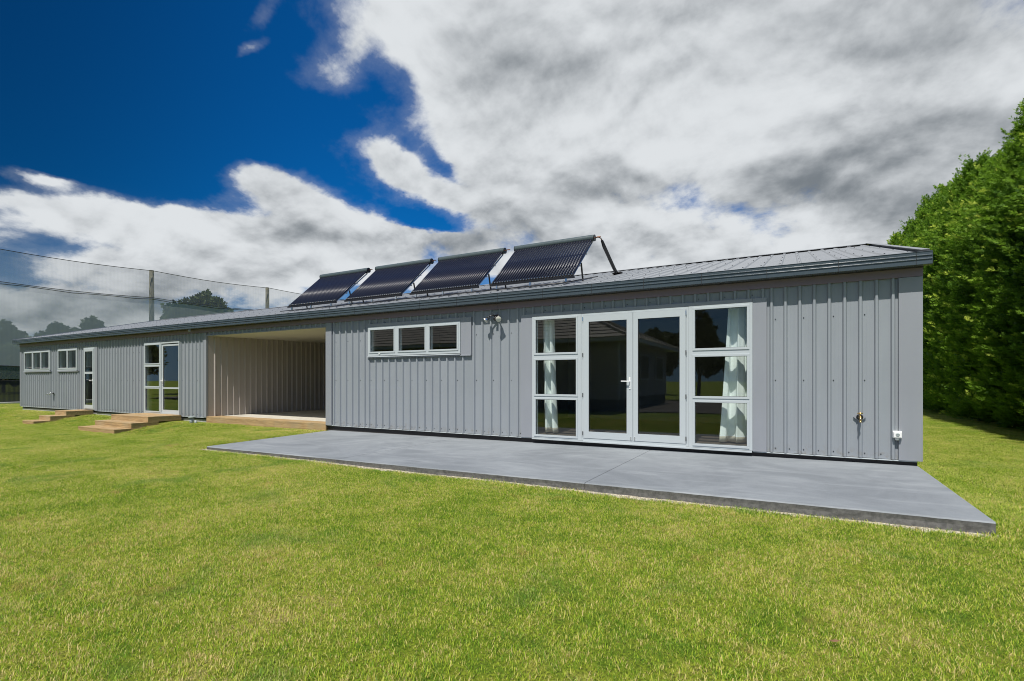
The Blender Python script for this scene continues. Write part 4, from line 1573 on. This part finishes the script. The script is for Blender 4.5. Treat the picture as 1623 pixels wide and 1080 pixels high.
for y_ in post_y:
    m_ = MB()
    x_ = line_x(y_)
    m_.tube([(x_, y_, -1.4), (x_, y_, 2.5), (x_, y_, 6.92)], [0.16, 0.145, 0.125], 12)
    wput(m_, 'post', M_POST, True)
for ya, yb in zip(post_y[:-1], post_y[1:]):
    for z0, z1, mt, dx in ((5.19, 6.86, M_NET1, 0.17), (0.82, 5.17, M_NET2, 0.172), (0.06, 0.80, M_NET3, 0.174), (-1.22, 0.04, M_NET4, 0.176)):
        m_ = MB()
        n = 6
        for i in range(n + 1):
            y_ = ya + (yb - ya) * i / n
            sag = 0.12 * math.sin(math.pi * i / n)
            m_.v += [(line_x(y_) + dx, y_, z0 - (sag if 0.1 < z0 < 6 else 0)), (line_x(y_) + dx, y_, z1 - sag)]
        m_.f = [(2 * i, 2 * i + 2, 2 * i + 3, 2 * i + 1) for i in range(n)]
        wput(m_, 'net_panel', mt)
    for zz_, r_, n_w in ((6.87, 0.018, 1), (5.18, 0.016, 2), (0.81, 0.015, 1), (0.05, 0.015, 1)):
        for w_ in range(n_w):
            m_ = MB()
            pts = []
            for i in range(9):
                y_ = ya + (yb - ya) * i / 8
                pts.append((line_x(y_) + 0.19, y_, zz_ - 0.12 * math.sin(math.pi * i / 8) - (0.09 + 0.03 * math.sin(i * 2.0)) * w_))
            m_.tube(pts, r_, 5)
            wput(m_, 'wire', M_BLACK)
wput(MB().box(-36.5, -35.6, 2.0, 15.5, -1.35, -1.14, 0.02), 'concrete_footing', M_FOOT).rotation_euler = (0, 0, 0)

# ================================================================ the neighbouring house the windows mirror
M_WB = mat('weatherboard_paint', (0.42, 0.40, 0.36), 0.6)
q, b = nodes(M_WB)
q.t.links.new(q.mix(q.ss(q.noise(worldpos(q), 1.5, 5, 0.6), 0.3, 0.7), (0.26, 0.25, 0.22), (0.32, 0.31, 0.27)), b.inputs['Base Color'])
M_TILE = mat('pressed_tile_roof', (0.20, 0.17, 0.145), 0.7)
q, b = nodes(M_TILE)
q.t.links.new(q.mix(q.ss(q.noise(worldpos(q), 2.5, 5, 0.7), 0.3, 0.7), (0.30, 0.27, 0.23), (0.44, 0.40, 0.34)), b.inputs['Base Color'])
nb = empty('neighbour_house', (-11, -6.6, -1.25))
tag(nb, 'weatherboard house with a hipped tile roof mirrored in the french doors', 'house')
NOFF = (11, 6.6, 1.25)


def nput(m_, name, mt):
    o = m_.build(name, mt, nb)
    o.location = NOFF
    return o


NX0, NX1, NY0, NY1, NZ0, NZ1 = -23.0, -5.9, -11.0, -2.5, -0.75, 1.62
# lapped weatherboards on the two faces that are mirrored
for axis_ in ('y', 'x'):
    m_ = MB()
    z = NZ0
    while z < NZ1:
        z2 = min(z + 0.155, NZ1)
        if axis_ == 'y':
            m_.quad((NX1, NY1 + 0.026, z), (NX0, NY1 + 0.026, z), (NX0, NY1 + 0.006, z2), (NX1, NY1 + 0.006, z2))
            m_.quad((NX1, NY1, z), (NX0, NY1, z), (NX0, NY1 + 0.026, z), (NX1, NY1 + 0.026, z))
        else:
            m_.quad((NX1 + 0.026, NY0, z), (NX1 + 0.026, NY1, z), (NX1 + 0.006, NY1, z2), (NX1 + 0.006, NY0, z2))
            m_.quad((NX1, NY0, z), (NX1, NY1, z), (NX1 + 0.026, NY1, z), (NX1 + 0.026, NY0, z))
        z = z2
    nput(m_, 'weatherboards', M_WB)
nput(MB().box(NX0, NX1 - 0.001, NY0, NY1 - 0.001, NZ0, NZ1), 'wall', M_WB)
nput(MB().box(NX0 + 0.05, NX1 - 0.05, NY0 + 0.05, NY1 - 0.05, -1.35, NZ0 - 0.002), 'foundation', M_PLINTH)
nput(MB().box(NX1 - 0.03, NX1 + 0.05, NY1 - 0.03, NY1 + 0.05, NZ0, NZ1, 0.004), 'corner_board', M_JOINERY)
ov, ez = 0.55, 1.66
rx0, rx1, ry0, ry1 = NX0 - ov, NX1 + ov, NY0 - ov, NY1 + ov
half = (ry1 - ry0) / 2
rz = ez + half * math.tan(R(24))
nput(MB().box(rx0, rx1, ry0, ry1, ez - 0.14, ez, 0.004), 'soffit', M_JOINERY)


def tiled(p00, p10, p11, p01, rows):
    """courses of pressed tiles climbing from edge p00-p10 to p01-p11"""
    m_ = MB()
    a0, a1, b1, b0 = map(Vector, (p00, p10, p11, p01))
    nrm = (a1 - a0).cross(b0 - a0).normalized()
    for i in range(rows):
        t0, t1 = i / rows, (i + 1) / rows
        l0, r0, l1, r1 = a0.lerp(b0, t0), a1.lerp(b1, t0), a0.lerp(b0, t1), a1.lerp(b1, t1)
        m_.quad(l0 + nrm * 0.035, r0 + nrm * 0.035, r1 + nrm * 0.008, l1 + nrm * 0.008)
        m_.quad(l0, r0, r0 + nrm * 0.035, l0 + nrm * 0.035)
    return m_


rl, rr_ = Vector((rx0 + half, (ry0 + ry1) / 2, rz)), Vector((rx1 - half, (ry0 + ry1) / 2, rz))
for a_, b__, c_, d_ in (((rx1, ry1, ez), (rx0, ry1, ez), rl, rr_), ((rx0, ry0, ez), (rx1, ry0, ez), rr_, rl), ((rx1, ry0, ez), (rx1, ry1, ez), rr_, rr_), ((rx0, ry1, ez), (rx0, ry0, ez), rl, rl)):
    nput(tiled(a_, b__, c_, d_, 13), 'roof', M_TILE)
for a_ in ((rx1, ry1), (rx1, ry0)):
    nput(MB().tube([(a_[0], a_[1], ez + 0.03), tuple(rr_ + Vector((0, 0, 0.04)))], 0.07, 6), 'hip_cap', M_TILE)
m_ = MB()
m_.tube([(-8.6, NY1 + 0.07, ez - 0.1), (-8.6, NY1 + 0.07, -1.2)], 0.04, 10)
nput(m_, 'downpipe', M_JOINERY)
for wx, wy, ax in ((-11.6, NY1 + 0.03, 'y'), (NX1 + 0.03, -6.3, 'x'), (NX1 + 0.03, -9.3, 'x')):
    m_ = MB()
    g_ = MB()
    if ax == 'y':
        ring(m_, wx - 0.9, wx + 0.9, 0.0, 1.2, 0.08, wy, wy + 0.04)
        g_.box(wx - 0.82, wx + 0.82, wy + 0.01, wy + 0.02, 0.08, 1.12)
    else:
        m_.box(wx, wx + 0.04, wy - 0.8, wy + 0.8, 1.12, 1.2)
        m_.box(wx, wx + 0.04, wy - 0.8, wy + 0.8, 0.0, 0.08)
        m_.box(wx, wx + 0.04, wy - 0.8, wy - 0.72, 0.08, 1.12)
        m_.box(wx, wx + 0.04, wy + 0.72, wy + 0.8, 0.08, 1.12)
        g_.box(wx + 0.01, wx + 0.02, wy - 0.72, wy + 0.72, 0.08, 1.12)
    w_ = nput(m_, 'window', M_JOINERY)
    g_.build('pane', M_SEAL, w_)

# dark drive added unseen behind the camera to darken reflections in the lower panes
M_ADDED_DRIVE = mat('dark_added_drive', (0.07, 0.06, 0.05), 0.9)
q, b = nodes(M_ADDED_DRIVE)
q.t.links.new(q.mix(q.ss(q.noise(worldpos(q), 20, 5, 0.8), 0.35, 0.65), (0.045, 0.038, 0.032), (0.12, 0.10, 0.08)), b.inputs['Base Color'])
m_ = MB()
xs_d = [-40 + 1.0 * i for i in range(66)]
for x in xs_d:
    m_.v += [(x, -2.2 + 0.25 * math.sin(x * 0.6), -1.195), (x, -13.5 + 0.4 * math.sin(x * 0.4 + 1), -1.195)]
for i in range(len(xs_d) - 1):
    m_.f.append((2 * i + 1, 2 * i + 3, 2 * i + 2, 2 * i))
tag(m_.build('added_drive', M_ADDED_DRIVE), kind='structure')

broad_tree('dark tree mirrored in the french doors and the right sidelight', -5.2, -17.0, 5.6, 3.4, 31, 5000, 0.26, 'trees mirrored in the windows')
broad_tree('round dark tree mirrored low behind the neighbouring roof', -10.5, -28.0, 5.6, 5.2, 32, 5000, 0.34, 'trees mirrored in the windows')
mir = None
for i, (x_, y_, s_) in enumerate(((-34, -16, 1.0), (-40, -13, 1.15), (-47, -11, 0.95), (-54, -7, 1.1), (-61, -4, 1.0), (-28, -22, 1.1), (2.0, -34, 0.8), (-3.5, -37, 0.7), (7, -33, 0.9))):
    side = ['a first', 'a second', 'a third', 'a fourth', 'a fifth', 'a sixth', 'a seventh', 'an eighth', 'a ninth'][i]
    lab = 'dark garden tree mirrored in the windows, %s along the far boundary' % side.split()[1]
    if mir is None:
        mir = broad_tree(lab, x_, y_, 7.0, 6.4, 33, 6000, 0.36, 'trees mirrored in the windows')
    else:
        broad_tree(lab, x_, y_, 7.0, 6.4, 33, group='trees mirrored in the windows', me=mir)
        bpy.context.scene.objects  # same crown mesh, turned and resized
    o = [o for o in COL.objects if o.get('label') == lab][0]
    o.rotation_euler = (0, 0, i * 1.3)
    o.scale = (s_, s_, s_ * 0.9)

# ================================================================ grass
def blade_patch(seed, n, rad, hmin, hmax, wid):
    r_ = np.random.default_rng(seed)
    a = r_.random(n) * 2 * np.pi
    rr = rad * np.sqrt(r_.random(n))
    base = np.stack([rr * np.cos(a), rr * np.sin(a), np.full(n, -0.006)], 1)
    hgt = hmin + (hmax - hmin) * r_.random(n) ** 1.3
    az_ = r_.random(n) * 2 * np.pi
    lean = (0.25 + 0.75 * r_.random(n)) * hgt * 0.95
    dr_ = np.stack([np.cos(az_), np.sin(az_), np.zeros(n)], 1)
    sd = np.stack([-np.sin(az_), np.cos(az_), np.zeros(n)], 1)
    w = (wid * (0.6 + 0.8 * r_.random(n)))[:, None] / 2
    mid = base + dr_ * (lean * 0.35)[:, None] + np.array([0, 0, 1.0]) * (hgt * 0.6)[:, None]
    tip = base + dr_ * lean[:, None] + np.array([0, 0, 1.0]) * hgt[:, None]
    t1 = np.stack([base - sd * w, base + sd * w, mid + sd * w * 0.8], 1)
    t2 = np.stack([base - sd * w, mid + sd * w * 0.8, mid - sd * w * 0.8], 1)
    t3 = np.stack([mid - sd * w * 0.8, mid + sd * w * 0.8, tip], 1)
    tone = r_.random(n)
    return np.concatenate([t1, t2, t3], 0), np.tile(tone, 3)


M_GRASS = mat('grass_blades', (0.1, 0.2, 0.03), 0.55)
q, b = nodes(M_GRASS)
at = q.n('ShaderNodeAttribute')
at.attribute_name = 'tone'
c, f = lawn_colour(q, worldpos(q), at.outputs['Fac'])
q.t.links.new(c, b.inputs['Base Color'])
b.inputs['Specular IOR Level'].default_value = 0.3
tr = q.n('ShaderNodeBsdfTranslucent')
q.t.links.new(c, tr.inputs[0])
mx = q.n('ShaderNodeMixShader')
mx.inputs[0].default_value = 0.42
q.t.links.new(b.outputs[0], mx.inputs[1])
q.t.links.new(tr.outputs[0], mx.inputs[2])
q.t.links.new(mx.outputs[0], M_GRASS.node_tree.nodes['Material Output'].inputs[0])

tufts = bpy.data.collections.new('tufts')
for k in range(5):
    tr_, tn_ = blade_patch(50 + k, 520, 0.15, 0.010, 0.028, 0.0030)
    o = bpy.data.objects.new('tuft', tri_mesh('tuft', tr_, tn_, M_GRASS))
    tufts.objects.link(o)


def blocked(x, y):
    yf = 5.27 + 0.11 * (x + 9.2) / 10.6
    if -9.2 - 0.13 * (y - 5.3) - 0.04 < x < 1.47 and yf - 0.05 < y < 8.5:
        return True
    if -27.9 < x < 1.5 and y > 8.30 and y < 19.5:
        return True
    if -18.0 < x < -15.87 and y > 6.68:
        return True
    if -22.27 < x < -21.4 and y > 6.78:
        return True
    return False


rg = np.random.default_rng(5)
pts, rots, scl = [], [], []
F = Vector((-math.sin(R(29)), math.cos(R(29))))
Rt = Vector((math.cos(R(29)), math.sin(R(29))))
step = 0.155
t = 1.2
cand = []
xs_ = np.arange(-38, 12, 0.155)
ys_ = np.arange(-4, 30, 0.155)
XX, YY = np.meshgrid(xs_, ys_)
XX = (XX + rg.uniform(-0.075, 0.075, XX.shape)).ravel()
YY = (YY + rg.uniform(-0.075, 0.075, YY.shape)).ravel()
T_ = XX * F.x + YY * F.y
S_ = XX * Rt.x + YY * Rt.y
keep = (T_ > 0.3) & (np.abs(S_) < T_ * 1.12 + 1.6) & (T_ < 26)
for x_, y_ in zip(XX[keep], YY[keep]):
    if blocked(x_, y_):
        continue
    pts.append((x_, y_, ground_z(x_, y_)))
grow = list(0.78 + 0.5 * rg.random(len(pts)))
# taller uncut grass where the mower does not reach: slab edge, wall foot, steps, hedge foot
for i in range(900):
    k = rg.random()
    if k < 0.06:
        x_ = rg.uniform(-9.4, 1.6)
        y_ = 5.27 + 0.11 * (x_ + 9.2) / 10.6 - rg.uniform(0.10, 0.20)
    elif k < 0.50:
        x_, y_ = 1.55 + rg.uniform(0.0, 0.10), rg.uniform(5.4, 9.5)
    elif k < 0.75:
        x_, y_ = rg.uniform(-27.5, -14.5), 8.30 - rg.uniform(0.0, 0.12)
    elif k < 0.85:
        x_, y_ = rg.choice([-15.78, -18.08, -21.30]) + rg.uniform(-0.04, 0.04), rg.uniform(6.7, 8.3)
    elif k < 0.92:
        x_, y_ = rg.uniform(-14.6, -9.6), 8.28 - rg.uniform(0, 0.08)
    else:
        x_, y_ = rg.uniform(4.3, 5.0), rg.uniform(12, 24)
    if -15.87 > x_ > -17.98 and y_ > 6.6:
        continue
    pts.append((x_, y_, ground_z(x_, y_)))
    grow.append(rg.uniform(1.2, 2.0))
n = len(pts)
me = bpy.data.meshes.new('grass')
me.from_pydata(pts, [], [])
a1 = me.attributes.new('turn', 'FLOAT_VECTOR', 'POINT')
rv = np.zeros((n, 3), np.float32)
rv[:, 2] = rg.random(n) * 6.28
a1.data.foreach_set('vector', rv.ravel())
a2 = me.attributes.new('grow', 'FLOAT', 'POINT')
a2.data.foreach_set('value', np.array(grow, np.float32))
me.materials.append(M_GRASS)
grass = put('grass', me)
tag(grass, 'short mown lawn grass, green with straw coloured patches', 'grass', kind='stuff')
ng = bpy.data.node_groups.new('grass_scatter', 'GeometryNodeTree')
ng.interface.new_socket('Geometry', in_out='INPUT', socket_type='NodeSocketGeometry')
ng.interface.new_socket('Geometry', in_out='OUTPUT', socket_type='NodeSocketGeometry')
ni = ng.nodes.new('NodeGroupInput')
no = ng.nodes.new('NodeGroupOutput')
iop = ng.nodes.new('GeometryNodeInstanceOnPoints')
ci = ng.nodes.new('GeometryNodeCollectionInfo')
ci.inputs['Collection'].default_value = tufts
ci.inputs['Separate Children'].default_value = True
ci.inputs['Reset Children'].default_value = True
iop.inputs['Pick Instance'].default_value = True
ri = ng.nodes.new('FunctionNodeRandomValue')
ri.data_type = 'INT'
ri.inputs[4].default_value = 0
ri.inputs[5].default_value = 4
na1 = ng.nodes.new('GeometryNodeInputNamedAttribute')
na1.data_type = 'FLOAT_VECTOR'
na1.inputs[0].default_value = 'turn'
na2 = ng.nodes.new('GeometryNodeInputNamedAttribute')
na2.data_type = 'FLOAT'
na2.inputs[0].default_value = 'grow'
ln = ng.links.new
ln(ni.outputs[0], iop.inputs['Points'])
ln(ci.outputs[0], iop.inputs['Instance'])
ln(ri.outputs[2], iop.inputs['Instance Index'])
ln(na1.outputs[0], iop.inputs['Rotation'])
ln(na2.outputs[0], iop.inputs['Scale'])
ln(iop.outputs[0], no.inputs[0])
md = grass.modifiers.new('scatter', 'NODES')
md.node_group = ng

# ---------------------------------------------------------------- pale grit along the slab edge
M_SAND = mat('grit', (0.42, 0.37, 0.28), 0.95)
q, b = nodes(M_SAND)
q.t.links.new(q.mix(q.ss(q.noise(worldpos(q), 45, 3, 0.7), 0.35, 0.65), (0.28, 0.24, 0.17), (0.60, 0.55, 0.44)), b.inputs['Base Color'])
rgt = random.Random(3)
m_ = MB()
N_ = 420
prev = None
for i in range(N_ + 1):
    x = -9.25 + (1.47 + 9.25) * i / N_
    yf = 5.27 + 0.11 * (x + 9.2) / 10.6
    w_ = 0.020 + 0.045 * max(0, noise.noise(Vector((x * 1.3, 3, 3))) + 0.35) + 0.035 * max(0, noise.noise(Vector((x * 9, 0, 0))) + 0.1)
    m_.v += [(x, yf + 0.02, ground_z(x, yf - 0.1) + 0.020), (x, yf - w_ * 0.6, ground_z(x, yf - 0.1) + 0.012 + 0.008 * noise.noise(Vector((x * 15, 1, 1)))), (x, yf - w_, ground_z(x, yf - 0.1) - 0.01)]
for i in range(N_):
    for j in range(2):
        a = i * 3 + j
        m_.f.append((a, a + 1, a + 4, a + 3))
for i in range(1800):
    x = rgt.uniform(-9.3, 1.5)
    yf = 5.27 + 0.11 * (x + 9.2) / 10.6
    y = yf - abs(rgt.gauss(0, 0.035)) - 0.01
    s_ = rgt.uniform(0.003, 0.010)
    z = ground_z(x, y) + 0.016
    a_ = rgt.uniform(0, 3)
    p_ = [(x + s_ * math.cos(a_ + k * 2.09), y + s_ * math.sin(a_ + k * 2.09), z) for k in range(3)]
    m_.poly(p_)
    for k in range(3):
        m_.poly([p_[k], p_[(k + 1) % 3], (x, y, z + s_ * 1.2)])
tag(m_.build('grit_edging', M_SAND, smooth=False), 'pale grit and cement crumbs along the front edge of the patio', 'grit', kind='stuff')

# ---------------------------------------------------------------- a few small finds on the lawn
M_LEAF = mat('dry_leaf', (0.20, 0.11, 0.05), 0.7)
for i, (lx, ly, lr, ln_, lab) in enumerate(((0.17, 2.72, 0.5, 0.022, 'curled brown leaf lying on the lawn at the lower right'),)):
    m_ = MB()
    n = 8
    for k in range(n + 1):
        t = k / n
        w_ = 0.30 * math.sin(math.pi * min(1, t * 1.05)) ** 0.8
        m_.v += [((t - 0.5) * 2, -w_, 0.25 * t * t), ((t - 0.5) * 2, 0, 0.05 + 0.2 * t * t - 0.12 * math.sin(math.pi * t)), ((t - 0.5) * 2, w_, 0.35 * t)]
    for k in range(n):
        for j in range(2):
            a = k * 3 + j
            m_.f.append((a, a + 3, a + 4, a + 1))
    o = m_.build('fallen_leaf', M_LEAF, smooth=True)
    sol = o.modifiers.new('thickness', 'SOLIDIFY')
    sol.thickness = 0.02
    o.scale = (ln_, ln_, ln_)
    o.location = (lx, ly, ground_z(lx, ly) + 0.030)
    o.rotation_euler = (0.2, 0.1, lr)
    tag(o, lab, 'leaf')
